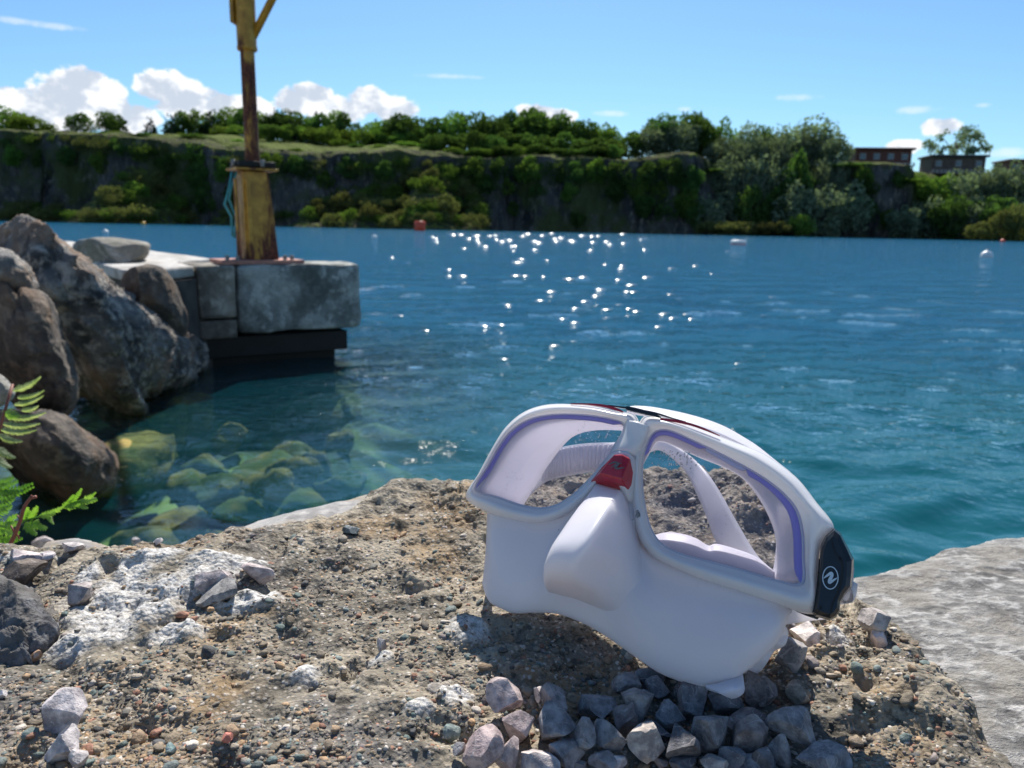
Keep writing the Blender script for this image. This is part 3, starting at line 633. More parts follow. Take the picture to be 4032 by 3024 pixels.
# ------------------------------------------------------------------ buoys
M_ORANGE = mat_simple('orange_vinyl', (0.75, 0.07, 0.02), 0.4, 0.1, 4)
M_YEL = mat_simple('yellow_plastic', (0.75, 0.4, 0.03), 0.4, 0.1, 4)
def buoy(name, xp, yb, Rm, mat, label, kind='ball', cap=None):
    c = at_z(xp*1.8228, yb*1.8228, 0.0)
    root = empty(name, (c[0], c[1], 0), label, 'buoy')
    prof = {'ball': [(0.0, -0.9), (0.6, -0.7), (0.95, -0.2), (1.0, 0.25), (0.85, 0.75), (0.5, 1.05), (0.18, 1.15), (0.16, 1.35), (0, 1.36)],
            'drum': [(0, -0.5), (0.95, -0.5), (1.0, -0.4), (1.0, 0.22), (0.93, 0.30), (0, 0.30)],
            'block': [(0, -0.3), (0.9, -0.3), (1, -0.2), (1.0, 1.5), (0.88, 1.68), (0, 1.7)]}[kind]
    n = 20 if kind != 'block' else 14; th = np.linspace(0, 2*np.pi, n, endpoint=False)
    V = np.array([(r_*math.cos(a)*Rm, r_*math.sin(a)*Rm, z*Rm) for r_, z in prof for a in th])
    link('float', mesh_np('float', V, grid_faces(len(prof), n, close_c=True)), mat, root)
    th2 = np.linspace(0, 2*np.pi, 24)
    if cap is not None:
        z0, z1 = cap[1]; V = np.array([(rr_*math.cos(a)*Rm, rr_*math.sin(a)*Rm, z*Rm) for rr_, z in ((1.03, z0), (1.03, z1), (0.9, z1+0.12), (0, z1+0.14)) for a in th])
        link('cap', mesh_np('cap', V, grid_faces(4, n, close_c=True)), cap[0], root)
    zt = prof[-1][1]*Rm
    link('ring', poly_mesh('ring', *tube_np([(0.12*Rm*math.cos(a)*1.3, 0, zt+0.12*Rm+0.15*Rm*math.sin(a)) for a in th2], 0.03*Rm, 6)), M_BARK, root)
    return root
buoy('mooring_buoy', 228, 503, 0.19, M_WHITE, 'white round buoy above the flat stone at the left of the pier')
buoy('mooring_buoy', 809, 515, 0.19, M_WHITE, 'white round buoy just right of the pier, left of the sun glitter')
buoy('mooring_buoy', 2131, 556, 0.26, M_WHITE, 'white buoy at the right border, largest white buoy on the lake')
buoy('marker_buoy', 907, 498.5, 0.8, M_ORANGE, 'tall orange inflatable marker buoy in front of the far cliff', 'block')
buoy('drum_buoy', 1595, 528, 0.52, M_ORANGE, 'low orange-brown drum buoy with a pale top below the green bank', 'drum', (M_WHITE, (0.14, 0.46)))
buoy('small_buoy', 310, 484.5, 0.4, M_YEL, 'small yellow buoy at the foot of the left cliff')
buoy('small_buoy', 2166, 522.5, 0.36, M_ORANGE, 'small orange buoy near the right border below the yellow-green slope')

# ------------------------------------------------------------------ pier, block and post
M_CONC = mat_rock('pier_concrete', ((0.15, 0.16, 0.15), (0.32, 0.33, 0.30), (0.45, 0.45, 0.41), (0.06, 0.065, 0.06)), 1.3, 0.8, 0.03, 0.9)
M_CONCB = mat_rock('brown_concrete', ((0.13, 0.12, 0.10), (0.27, 0.24, 0.20), (0.38, 0.35, 0.30), (0.07, 0.06, 0.05)), 0.9, 0.5, 0.015, 0.9)
M_DECK = mat_rock('pier_deck', ((0.30, 0.29, 0.27), (0.44, 0.42, 0.39), (0.52, 0.50, 0.47), (0.25, 0.23, 0.2)), 1.5, 0.3, 0.01, 0.9)
M_BLACK = mat_simple('black_steel_and_gap_shade', (0.010, 0.011, 0.011), 0.8, 0.3, 5)  # shared: black of the post clamp and painted shade under the pier block
def slab(name, foot, z0, z1, mat, parent, bev=0.02, rough=0.0, seed=0, cuts=0):
    """vertical prism over an xy footprint"""
    n = len(foot); foot = np.array(foot)
    V = [(x, y, z0) for x, y in foot]+[(x, y, z1) for x, y in foot]
    F = [tuple(range(n))[::-1], tuple(range(n, 2*n))]+[(i, (i+1) % n, n+(i+1) % n, n+i) for i in range(n)]
    me = poly_mesh(name, V, F)
    o = link(name, me, mat, parent)
    import bmesh
    bm = bmesh.new(); bm.from_mesh(me); bmesh.ops.recalc_face_normals(bm, faces=bm.faces)
    if rough:
        bmesh.ops.bevel(bm, geom=[e for e in bm.edges], offset=bev, segments=2, affect='EDGES', profile=0.6)
        bmesh.ops.triangulate(bm, faces=bm.faces)
        for _ in range(cuts):
            bmesh.ops.subdivide_edges(bm, edges=[e for e in bm.edges if e.calc_length() > 0.09], cuts=1, use_grid_fill=False)
            bmesh.ops.triangulate(bm, faces=[f for f in bm.faces if len(f.verts) > 3])
        P = np.array([v.co[:] for v in bm.verts]); bm.normal_update(); N = np.array([v.normal[:] for v in bm.verts])
        dsp = rough*(fbm(P, 2.5, 4, seed)+0.5*fbm(P, 9, 3, seed+5))
        for v, p in zip(bm.verts, P+N*dsp[:, None]): v.co = p
        for f in bm.faces: f.smooth = True
    bm.to_mesh(me); bm.free()
    if not rough and bev: bevel(o, bev)
    return o
ZT = H-0.30
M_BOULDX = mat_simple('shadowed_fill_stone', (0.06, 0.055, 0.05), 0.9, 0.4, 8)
pier = empty('pier', (0, 0, 0), 'grey concrete pier with a thick stained end block, carrying the rusty yellow post', 'pier')
fr = px(1419, 1035, 5.72); fl = px(933, 1040, 5.22); fl2 = px(793, 1052, 5.06)
dirv = (fr-fl)[:2]; dirv = dirv/np.linalg.norm(dirv); nrm2 = np.array([-dirv[1], dirv[0]])
A_, B_ = fl[:2], fr[:2]
slab('end_block', [A_, B_, B_+nrm2*0.62, A_+nrm2*0.62], ZT-0.475, ZT, M_CONC, pier, 0.035, 0.026, 3, 4)
A2 = A_-dirv*0.26
slab('side_block', [A2+nrm2*0.006, A_-dirv*0.012+nrm2*0.006, A_-dirv*0.012+nrm2*0.6, A2+nrm2*0.6], ZT-0.36, ZT-0.004, M_CONCB, pier, 0.02, 0.012, 9, 3)
slab('side_block', [A2+nrm2*0.02, A_-dirv*0.012+nrm2*0.02, A_-dirv*0.012+nrm2*0.6, A2+nrm2*0.6], ZT-0.50, ZT-0.372, M_CONCB, pier, 0.015, 0.01, 12, 3)
slab('gap_shade_base', [A2+nrm2*0.10-dirv*0.4, B_+nrm2*0.06-dirv*0.09, B_+nrm2*0.5-dirv*0.09, A2+nrm2*0.5-dirv*0.4], 0.055, 0.20, M_BLACK, pier, 0.008)  # near-black base standing in for the shade in the gap under the block
slab('gap_shade_base', [A2+nrm2*0.16-dirv*0.4, B_+nrm2*0.14-dirv*0.16, B_+nrm2*0.45-dirv*0.16, A2+nrm2*0.45-dirv*0.4], -0.6, 0.05, M_BLACK, pier, 0.008)
def xy_at(x, y, z): q = at_z(x, y, z); return (q[0], q[1])
deckp = [tuple(A2+nrm2*0.03-dirv*0.01), xy_at(620, 1058, ZT), xy_at(480, 1060, ZT), xy_at(300, 1010, ZT), xy_at(120, 975, ZT), xy_at(150, 938, ZT), xy_at(222, 944, ZT), xy_at(520, 974, ZT), xy_at(835, 1018, ZT), tuple(A2+nrm2*0.61-dirv*0.01)]
slab('deck', deckp, ZT-0.075, ZT-0.002, M_DECK, pier, 0.015, 0.008, 15, 3)
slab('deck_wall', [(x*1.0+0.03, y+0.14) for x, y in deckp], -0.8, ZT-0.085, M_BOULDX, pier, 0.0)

def mat_paintrust():
    t = material('rusty_yellow_paint')
    a = t.noise(t.scale(t.pos, (1, 1, 0.22)), 13, 6, 0.68, 0.2); b = t.noise(t.pos, 55, 4, 0.65); z = t.new('ShaderNodeSeparateXYZ'); t.put(z.inputs[0], t.pos)
    h = z.outputs[2]
    bias = t.math('ADD', t.step(h, 0.95, 0.68, 0.0, 0.13), t.math('MULTIPLY', t.math('MULTIPLY', t.step(h, 1.28, 1.40), t.step(h, 2.15, 1.95)), 0.175))
    xr = t.math('ADD', t.math('MULTIPLY', t.step(z.outputs[0], -1.80, -1.71, 0.0, 0.17), t.step(h, 1.35, 1.25)), t.math('MULTIPLY', t.step(z.outputs[0], -1.90, -1.945, 0.0, 0.12), t.step(h, 1.35, 1.25)))
    m = t.step(t.math('ADD', t.math('ADD', a, bias), t.math('ADD', t.math('MULTIPLY', b, 0.12), xr)), 0.60, 0.74)
    rust = t.mix(t.step(b, 0.35, 0.7), (0.055, 0.016, 0.012), (0.19, 0.06, 0.03))
    yel = t.mix(t.step(t.noise(t.pos, 20, 4), 0.35, 0.7), (0.40, 0.185, 0.016), (0.60, 0.31, 0.035))
    principled(t, t.mix(m, yel, rust), t.math('ADD', 0.45, t.math('MULTIPLY', m, 0.4)))
    t.put(t.p.inputs['Normal'], t.bump(t.math('ADD', m, b), 0.4, 0.004)); return t.m
M_PAINT = mat_paintrust()
M_PINK = mat_simple('pinkish_rust_plate', (0.42, 0.20, 0.15), 0.8, 0.3, 12)
M_ROPE = mat_simple('teal_rope', (0.06, 0.30, 0.34), 0.8, 0.2, 60)
M_STEEL = mat_simple('dull_steel', (0.22, 0.21, 0.20), 0.5, 0.2, 30)
pc = px(1012, 1020, 5.50); PX, PY = float(pc[0]), float(pc[1])
post = empty('crane_post', (PX, PY, ZT), 'yellow crane post with heavy brown rust standing on the end of the pier', 'post')
ra = math.atan2(dirv[1], dirv[0])
box('base_plate', (0.0, 0, 0.015), (0.57, 0.36, 0.028), M_PINK, post, ra, 0.004)
for sx in (-0.23, -0.16, 0.17, 0.22):
    b_ = link('bolt', poly_mesh('bolt', *tube_np([(sx*math.cos(ra)-0.12*math.sin(ra)*-1, sx*math.sin(ra)-0.12, 0.025), (sx*math.cos(ra)+0.12*math.sin(ra), sx*math.sin(ra)-0.12, 0.062)], 0.014, 6)), M_STEEL, post)
def frustum(name, prof, mat, parent, ang, n=4, bev=0.006):
    V = []; 
    for (hw, hd, ox, z) in prof:
        for sx, sy in ((-1, -1), (1, -1), (1, 1), (-1, 1)):
            x, y = sx*hw+ox, sy*hd; V.append((x*math.cos(ang)-y*math.sin(ang), x*math.sin(ang)+y*math.cos(ang), z))
    F = [(3, 2, 1, 0)]+[tuple(f) for f in grid_faces(len(prof), 4, close_c=True)]+[tuple(range(len(V)-4, len(V)))]
    o = link(name, poly_mesh(name, V, F), mat, parent); bevel(o, bev); return o
col = frustum('pedestal', [(0.116, 0.11, 0.010, 0.03), (0.110, 0.105, 0.006, 0.16), (0.090, 0.085, -0.008, 0.63)], M_PAINT, post, ra)
box('rib', (0.0, -0.125, 0.30), (0.03, 0.05, 0.55), M_PAINT, col, ra, 0.004)
box('rib', (-0.09, -0.115, 0.30), (0.014, 0.035, 0.56), M_PAINT, col, ra, 0.004)
box('flange', (-0.005, 0, 0.645), (0.29, 0.26, 0.016), M_PAINT, post, ra, 0.003)
fb = box('clamp', (0.0, 0, 0.678), (0.25, 0.24, 0.036), M_BLACK, post, ra, 0.006)
for sx, sy in ((0.1, -0.1), (-0.1, -0.1), (0.1, 0.1)):
    tube('bolt', [(sx, sy, 0.66), (sx, sy, 0.708)], 0.014, M_STEEL, post, 8)
def lathe(name, prof, mat, parent, n=28, off=(0, 0)):
    th = np.linspace(0, 2*np.pi, n, endpoint=False)
    V = np.array([(r_*math.cos(a)+off[0], r_*math.sin(a)+off[1], z) for r_, z in prof for a in th])
    return link(name, mesh_np(name, V, grid_faces(len(prof), n, close_c=True)), mat, parent)
lathe('mast', [(0.048, 0.69), (0.052, 0.72), (0.048, 0.8), (0.047, 1.5)], M_PAINT, post)
lathe('sleeve', [(0.05, 1.425), (0.064, 1.425), (0.068, 1.44), (0.064, 1.46), (0.066, 1.8), (0.066, 2.45), (0.05, 2.5), (0, 2.5)], M_PAINT, post)
lathe('collar', [(0.066, 1.84), (0.071, 1.84), (0.071, 1.85), (0.066, 1.85)], M_PAINT, post)
box('bracket', (-0.078, 0, 1.69), (0.026, 0.10, 0.19), M_PAINT, post, 0, 0.004)
tube('brace', [(0.03, 0, 1.49), (0.62, 0, 2.5)], 0.026, M_PAINT, post, 12)
tube('boom', [(-0.1, 0, 2.47), (1.2, 0, 2.62)], 0.04, M_PAINT, post, 12)
rope = empty('rope', (PX-0.14, PY-0.06, ZT+0.3), 'frayed teal rope hanging down the left side of the post pedestal', 'rope')
for k in range(5):
    q = random.uniform(-0.02, 0.02)
    tube('strand', [(0.03+q, 0, 0.33), (0.0+q*0.5, -0.01, 0.22), (-0.035+q, 0, 0.12+q), (0.005+q, 0.01, 0.02), (0.0+q*0.4, 0, -0.07-abs(q)*3)], 0.007, M_ROPE, rope, 6)

# ------------------------------------------------------------------ boulders
M_BOULD = mat_rock('boulder_rock', ((0.034, 0.034, 0.036), (0.15, 0.145, 0.14), (0.38, 0.34, 0.29), (0.22, 0.145, 0.095)), 1.5, 1.0, 0.05, 0.85, wet=0.06)
M_BOULDD = mat_rock('dark_boulder_rock', ((0.032, 0.029, 0.028), (0.085, 0.07, 0.058), (0.17, 0.14, 0.11), (0.12, 0.07, 0.04)), 1.5, 0.9, 0.035, 0.85, wet=0.10)
M_SLABR = mat_rock('grey_slab_rock', ((0.12, 0.115, 0.105), (0.22, 0.21, 0.19), (0.33, 0.31, 0.28), (0.16, 0.15, 0.12)), 1.5, 0.5, 0.015, 0.85)
def mat_algae():
    t = material('algae_covered_rock'); n = t.noise(t.pos, 6, 5, 0.65); v = t.noise(t.pos, 2.2, 3)
    c = t.mix(t.step(n, 0.35, 0.65), (0.045, 0.042, 0.018), (0.34, 0.25, 0.055)); c = t.mix(t.step(v, 0.45, 0.6), c, (0.075, 0.11, 0.022))
    principled(t, c, 0.9); t.put(t.p.inputs['Normal'], t.bump(n, 0.8, 0.03)); return t.m
M_ALGAE = mat_algae()
def boulder(name, outline, dfun, thick, mat, label, cat='boulder', amp=0.03, seed=0, flat=2.6, nr=34, k=10, facet=0.5, back=0.8, group=None, kind=None, planes=12, fs=1.0):
    """closed stone: its outline as seen, its distance, its real thickness, then relief all over"""
    O = cr(outline, k, True); c = O.mean(0); n = len(O)
    rad = np.linspace(0, 1, nr)[1:]
    def side(sgn):
        L = []
        for r_ in (rad[:-1] if sgn < 0 else rad):
            Q = c+(O-c)*math.sin(r_*math.pi/2)
            b = math.cos(r_*math.pi/2)**(2/flat*1.0)
            dep = dfun(Q[:, 0], Q[:, 1])+(-1 if sgn > 0 else back/1.0)*thick*b
            L.append(px(Q[:, 0], Q[:, 1], dep))
        return L
    f = side(1); b = side(-1)
    cf = px(c[0], c[1], dfun(c[0], c[1])-thick); cb = px(c[0], c[1], dfun(c[0], c[1])+back*thick)
    rings = f+b[::-1]; V = np.concatenate([np.concatenate(rings), cf[None], cb[None]]); m = len(rings)
    F = grid_faces(m, n, close_c=True)
    i = np.arange(n); j = (i+1) % n
    F1 = np.stack([j, i, np.full(n, m*n)], -1); F2 = np.stack([(m-1)*n+i, (m-1)*n+j, np.full(n, m*n+1)], -1)
    T = np.concatenate([F[:, [0, 1, 2]], F[:, [0, 2, 3]], F1, F2])
    me0 = mesh_np(name, V, T); N = np.zeros(len(V)*3, np.float32); me0.vertices.foreach_get('normal', N); N = N.reshape(-1, 3)
    # broken planar faces towards the open sides
    rng = np.random.default_rng(seed+300); vd = -(np.mean(V, 0)-CAM); vd /= np.linalg.norm(vd); cen = V.mean(0)
    ext = np.abs(V-cen).max(0); W_ = (V-cen)
    for _ in range(planes):
        nn_ = vd*rng.uniform(0.35, 1.0)+np.array([0, 0, 1])*rng.uniform(-0.6, 0.35)+np.array([1, 0, 0])*rng.uniform(-0.7, 0.7); nn_ /= np.linalg.norm(nn_)
        dd = W_@nn_; h = np.quantile(dd, rng.uniform(0.84, 0.96)); over = dd > h; W_[over] -= np.outer((dd[over]-h)*0.9, nn_)
    V = cen+W_
    s = amp/0.03
    Vn = V*fs
    dsp = amp*(0.35*fbm(Vn, 42, 3, seed+21)+0.55*fbm(Vn, 2.0/(s if fs == 1 else 1)**0.5, 3, seed)+0.6*fbm(Vn, 5.0, 4, seed+3, ridged=True)+0.40*fbm(Vn, 14, 4, seed+9))
    if facet:
        st = 0.14*s; q = fbm(Vn, 1.5, 2, seed+40)*3; dsp += facet*amp*1.4*(q-np.floor(q))
    V2 = V+N*dsp[:, None]; loc = V2.mean(0); loc[2] = V2[:, 2].min()
    bpy.data.meshes.remove(me0)
    me = mesh_np(name, V2-loc, T)
    o = link(name, me, mat, None, [float(v) for v in loc])
    return tag(o, label, cat, group, kind)
def z2(pts): return [(x*0.7232, 700+y*0.7232) for x, y in pts]
def dlin(x0, d0, x1, d1):
    return lambda x, y: 1/(1/d0+(np.asarray(x, float)-x0)*(1/d1-1/d0)/(x1-x0))
boulder('boulder', z2([(-160, 230), (-60, 202), (40, 200), (95, 208), (150, 238), (200, 300), (300, 372), (430, 470), (540, 560), (640, 640), (760, 692), (880, 788), (960, 850), (1075, 905), (1098, 960), (1092, 1015), (1040, 1060), (1050, 1120), (900, 1160), (780, 1180), (735, 1260), (700, 1380), (640, 1480), (450, 1420), (200, 1380), (-160, 1300)]),
        dlin(100, 3.5, 788, 5.2), 0.55, M_BOULD, 'largest boulder, long brown and grey, sloping from the left border into the water', amp=0.045, seed=5, nr=60, k=14, flat=3)
boulder('boulder', z2([(-120, 420), (20, 410), (60, 430), (120, 480), (165, 560), (172, 620), (60, 640), (-120, 640)]), dlin(0, 3.0, 150, 3.1), 0.28, M_BOULD, 'small rough boulder perched at the left border on top of a smooth brown one', amp=0.03, seed=11, flat=3)
boulder('boulder', z2([(-120, 600), (30, 606), (100, 612), (180, 628), (240, 662), (275, 730), (330, 900), (370, 1030), (388, 1150), (330, 1280), (150, 1330), (-120, 1330)]), dlin(0, 2.95, 270, 3.1), 0.30, M_BOULDD, 'smooth dark brown boulder at the left border with a pale top edge', amp=0.026, seed=17, flat=4.5, facet=0.5)
boulder('boulder', z2([(-120, 1300), (90, 1320), (215, 1290), (330, 1300), (430, 1395), (560, 1490), (612, 1545), (604, 1620), (560, 1700), (300, 1760), (-120, 1760)]), dlin(0, 2.55, 430, 2.95), 0.35, M_BOULDD, 'low black boulder with a sunlit grey top, lowest of the boulders at the left', amp=0.026, seed=23, flat=3.5, facet=0.5)
boulder('flat_stone', z2([(350, 378), (430, 347), (560, 328), (680, 336), (800, 356), (812, 395), (800, 425), (760, 455), (700, 500), (690, 540), (640, 575), (560, 560), (470, 470), (390, 420)]), dlin(250, 5.3, 580, 5.6), 0.30, M_SLABR, 'flat grey stone lying tilted on the pier deck behind the large boulder', 'stone', amp=0.012, seed=29, flat=4, facet=0.15)
boulder('square_stone', z2([(620, 620), (680, 520), (760, 482), (870, 488), (945, 565), (990, 680), (1020, 760), (1010, 850), (940, 900), (800, 860), (640, 760)]), dlin(480, 4.35, 720, 4.8), 0.22, M_BOULDD, 'dark square stone wedged between the large boulder and the pier', 'stone', amp=0.012, seed=31, flat=5, facet=0.2)
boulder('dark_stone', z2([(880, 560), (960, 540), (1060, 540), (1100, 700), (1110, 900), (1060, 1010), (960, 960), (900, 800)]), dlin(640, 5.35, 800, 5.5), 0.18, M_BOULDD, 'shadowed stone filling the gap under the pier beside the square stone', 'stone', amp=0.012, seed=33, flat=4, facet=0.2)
def stone_shape(V, rng, cuts=7, depth=0.72, rough=0.08, seed=0, hi=0.97):
    V = V.copy()
    for _ in range(cuts):
        nn_ = rng.normal(size=3); nn_ /= np.linalg.norm(nn_); h = rng.uniform(depth, hi); dd = V@nn_; over = dd > h
        V[over] -= np.outer(dd[over]-h, nn_)
    return V*(1+rough*fbm(V, 2.3, 3, seed))[:, None]
# stones under the water by the left bank
def sunk(xp, yp, rx, ry, rz, ztop, label, seed):
    c = at_z(xp, yp, -0.02); V, F = ICO[4]; rz *= 0.34; V = stone_shape(V, np.random.default_rng(seed), 9, 0.5, 0.0, seed, 0.9); V = V*(1+0.30*fbm(V, 1.3, 5, seed, 0.6))[:, None]*np.array([rx, ry, rz])
    o = link('sunken_stone', mesh_np('sunken_stone', V, F), M_ALGAE, None, (c[0], c[1], ztop-rz)); return tag(o, label, 'stone')
sunk(545, 1735, 0.19, 0.34, 0.5, 0.035, 'yellow-brown algae covered stone just under the water beside the large boulder', 1)
sunk(640, 1590, 0.20, 0.30, 0.5, -0.04, 'green algae covered stone under the water behind the yellow-brown one', 2)
sunk(760, 1510, 0.16, 0.3, 0.5, -0.05, 'narrow algae covered stone under the water near the tip of the large boulder', 3)
sunk(1010, 1660, 0.24, 0.30, 0.5, -0.20, 'broad green stone under the water in front of the pier', 4)
sunk(1250, 1470, 0.36, 0.34, 0.5, -0.17, 'pale green stone under the water near the right end of the pier', 5)
sunk(620, 1960, 0.22, 0.26, 0.5, -0.2, 'dim green stone under the water behind the fern', 6)
sunk(1010, 1890, 0.24, 0.22, 0.5, -0.22, 'dim green stone under the dark water behind the concrete rock', 7)

rs_ = random.Random(21)
for i_, (x_, y_) in enumerate(((720, 1720), (800, 1640), (860, 1740), (900, 1580), (930, 1800), (1060, 1760), (1120, 1600), (1150, 1700), (1240, 1620), (1330, 1560), (1380, 1480), (700, 1860), (820, 1900), (1180, 1840), (1340, 1700), (560, 1890))):
    sunk(x_, y_, rs_.uniform(0.09, 0.17), rs_.uniform(0.09, 0.18), 0.3, -rs_.uniform(0.10, 0.24), ('%s small green stone counting from the left under the shallow water' % ORD[i_]), 30+i_)

# ------------------------------------------------------------------ near rocks as relief surfaces
def inside_dist(P, poly):
    """signed distance to a polygon, positive inside"""
    poly = np.array(poly); n = len(poly); dmin = np.full(len(P), 1e9); ins = np.zeros(len(P), bool)
    for i in range(n):
        a, b = poly[i], poly[(i+1) % n]; ab = b-a
        t = np.clip(((P-a)@ab)/(ab@ab+1e-12), 0, 1); dd = np.linalg.norm(P-(a+t[:, None]*ab), axis=1); dmin = np.minimum(dmin, dd)
        cond = ((a[1] > P[:, 1]) != (b[1] > P[:, 1])) & (P[:, 0] < (b[0]-a[0])*(P[:, 1]-a[1])/(b[1]-a[1]+1e-15)+a[0]); ins ^= cond
    return np.where(ins, dmin, -dmin)
EDGE = [(-500, 2165, -.190), (0, 2150, -.190), (420, 2134, -.190), (730, 2130, -.190), (960, 2080, -.188), (1220, 2046, -.186), (1370, 2010, -.184), (1480, 1950, -.181), (1600, 1905, -.178), (1823, 1872, -.176), (2000, 1862, -.175), (2300, 1842, -.172), (2594, 1826, -.170), (2850, 1834, -.170), (3060, 1890, -.172), (3230, 2100, -.176), (3372, 2360, -.182), (3600, 2470, -.185), (3720, 2600, -.187), (3850, 2830, -.190), (3960, 3050, -.193), (4040, 3300, -.20)]
FOOT = [tuple(at_z(x, y, H+z)[:2]) for x, y, z in EDGE]
FOOTP = FOOT+[(0.32, 0.05), (-0.45, 0.05)]
ez_x = np.array([f[0] for f in FOOT][:17]); ez_y = np.array([f[1] for f in FOOT][:17]); ez_z = np.array([e[2] for e in EDGE][:17])
def zrock_base(X, Y):
    ye = np.interp(X, ez_x, ez_y); ze = np.interp(X, ez_x, ez_z)
    t = np.clip((Y-0.30)/np.maximum(ye-0.30, 0.03), 0, 1.2)
    z = -0.193+(ze+0.193)*t*t
    z += 0.012*np.exp(-(((X+0.20)/0.07)**2+((Y-0.39)/0.03)**2))           # swelling under the lime crust
    z -= 0.010*np.exp(-(((X+0.262)/0.05)**2+((Y-0.35)/0.035)**2))
    z -= 0.012*np.exp(-(((X-0.055)/0.065)**2+((Y-0.262)/0.035)**2))       # hollow that holds the gravel
    z += 0.010*np.exp(-(((X-0.16)/0.03)**2+((Y-0.285)/0.03)**2))
    return z+H
XS = np.arange(-0.44, 0.40, 0.0013); YS = np.arange(0.19, 0.60, 0.0013)
GX, GY = np.meshgrid(XS, YS); gp = np.stack([GX.ravel(), GY.ravel()], -1); g3 = np.concatenate([gp, np.zeros((len(gp), 1))], 1)
sdist = inside_dist(gp, FOOTP)+0.010*fbm(g3, 22, 3, 51)
gz = zrock_base(gp[:, 0], gp[:, 1])
rgt = np.clip((gp[:, 0]-0.10)/0.06, 0, 1)
lump = fbm(g3, 26, 3, 61); lump2 = fbm(g3, 75, 4, 63); fine = fbm(g3, 240, 3, 65); cr1 = fbm(g3, 45, 3, 67, ridged=True)
bkz = np.clip((gp[:, 1]-0.40)/0.06, 0, 1)*np.clip((gp[:, 0]+0.12)/0.08, 0, 1)
gz += 0.0055*lump+0.0030*lump2+0.0011*fine+0.0030*cr1+bkz*(0.006*fbm(g3, 34, 3, 74)+0.004*fbm(g3, 90, 3, 75, ridged=True))+rgt*(0.007*fbm(g3, 30, 3, 70)+0.004*cr1)
pit = np.clip(fbm(g3, 60, 3, 72)-0.25, 0, 1); gz -= 0.011*pit
# white lime crust: where mortar still sits on the stone
def px_blob(x, y, rx, ry):
    q = at_z(x, y, H-0.188); qx = at_z(x+rx, y, H-0.188); qy = at_z(x, y-ry, H-0.188)
    return q[0], q[1], abs(qx[0]-q[0]), abs(qy[1]-q[1])
lime = np.full(len(gp), -1.0)
for b in ((450, 2350, 230, 60), (700, 2330, 170, 50), (420, 2400, 210, 60), (400, 2440, 150, 60), (280, 2490, 120, 45), (560, 2400, 130, 45), (540, 2270, 80, 45), (640, 2235, 90, 30), (820, 2300, 150, 40), (900, 2260, 170, 35), (100, 2190, 150, 25), (330, 2300, 60, 40), (1850, 2480, 90, 45), (1790, 2700, 70, 30), (1650, 2760, 60, 30), (1200, 2620, 60, 30), (1860, 2880, 80, 40), (700, 2480, 100, 30), (960, 2370, 150, 30), (3300, 2480, 60, 30), (1500, 2560, 60, 25)):
    bx, by, rx, ry = px_blob(*b); lime = np.maximum(lime, 1-((gp[:, 0]-bx)/rx)**2-((gp[:, 1]-by)/ry)**2)
lime = np.clip((lime+0.95*fbm(g3, 50, 5, 81)+0.4*fbm(g3, 200, 2, 83)+0.38)/1.0, 0, 1)
gz += lime*(0.0022+0.0032*fbm(g3, 70, 4, 85, ridged=True))
tt_ = np.clip(-sdist, 0, 1)
gz -= np.where(sdist < 0.012, (0.012-np.clip(sdist, -1, 0.012))**2*18, 0)+tt_*2.2
gz = np.maximum(gz, 0.35)
GZ = gz.reshape(GX.shape)
def zrock(x, y):
    i = np.clip((np.asarray(y)-YS[0])/0.0013, 0, len(YS)-1.001); j = np.clip((np.asarray(x)-XS[0])/0.0013, 0, len(XS)-1.001)
    i0 = i.astype(int); j0 = j.astype(int); fi = i-i0; fj = j-j0
    return GZ[i0, j0]*(1-fi)*(1-fj)+GZ[i0+1, j0]*fi*(1-fj)+GZ[i0, j0+1]*(1-fi)*fj+GZ[i0+1, j0+1]*fi*fj
def hit_rock(x, y):
    z = H-0.19
    for _ in range(12):
        q = at_z(x, y, z); z = 0.5*z+0.5*float(zrock(np.array([q[0]]), np.array([q[1]]))[0])
    return at_z(x, y, z)
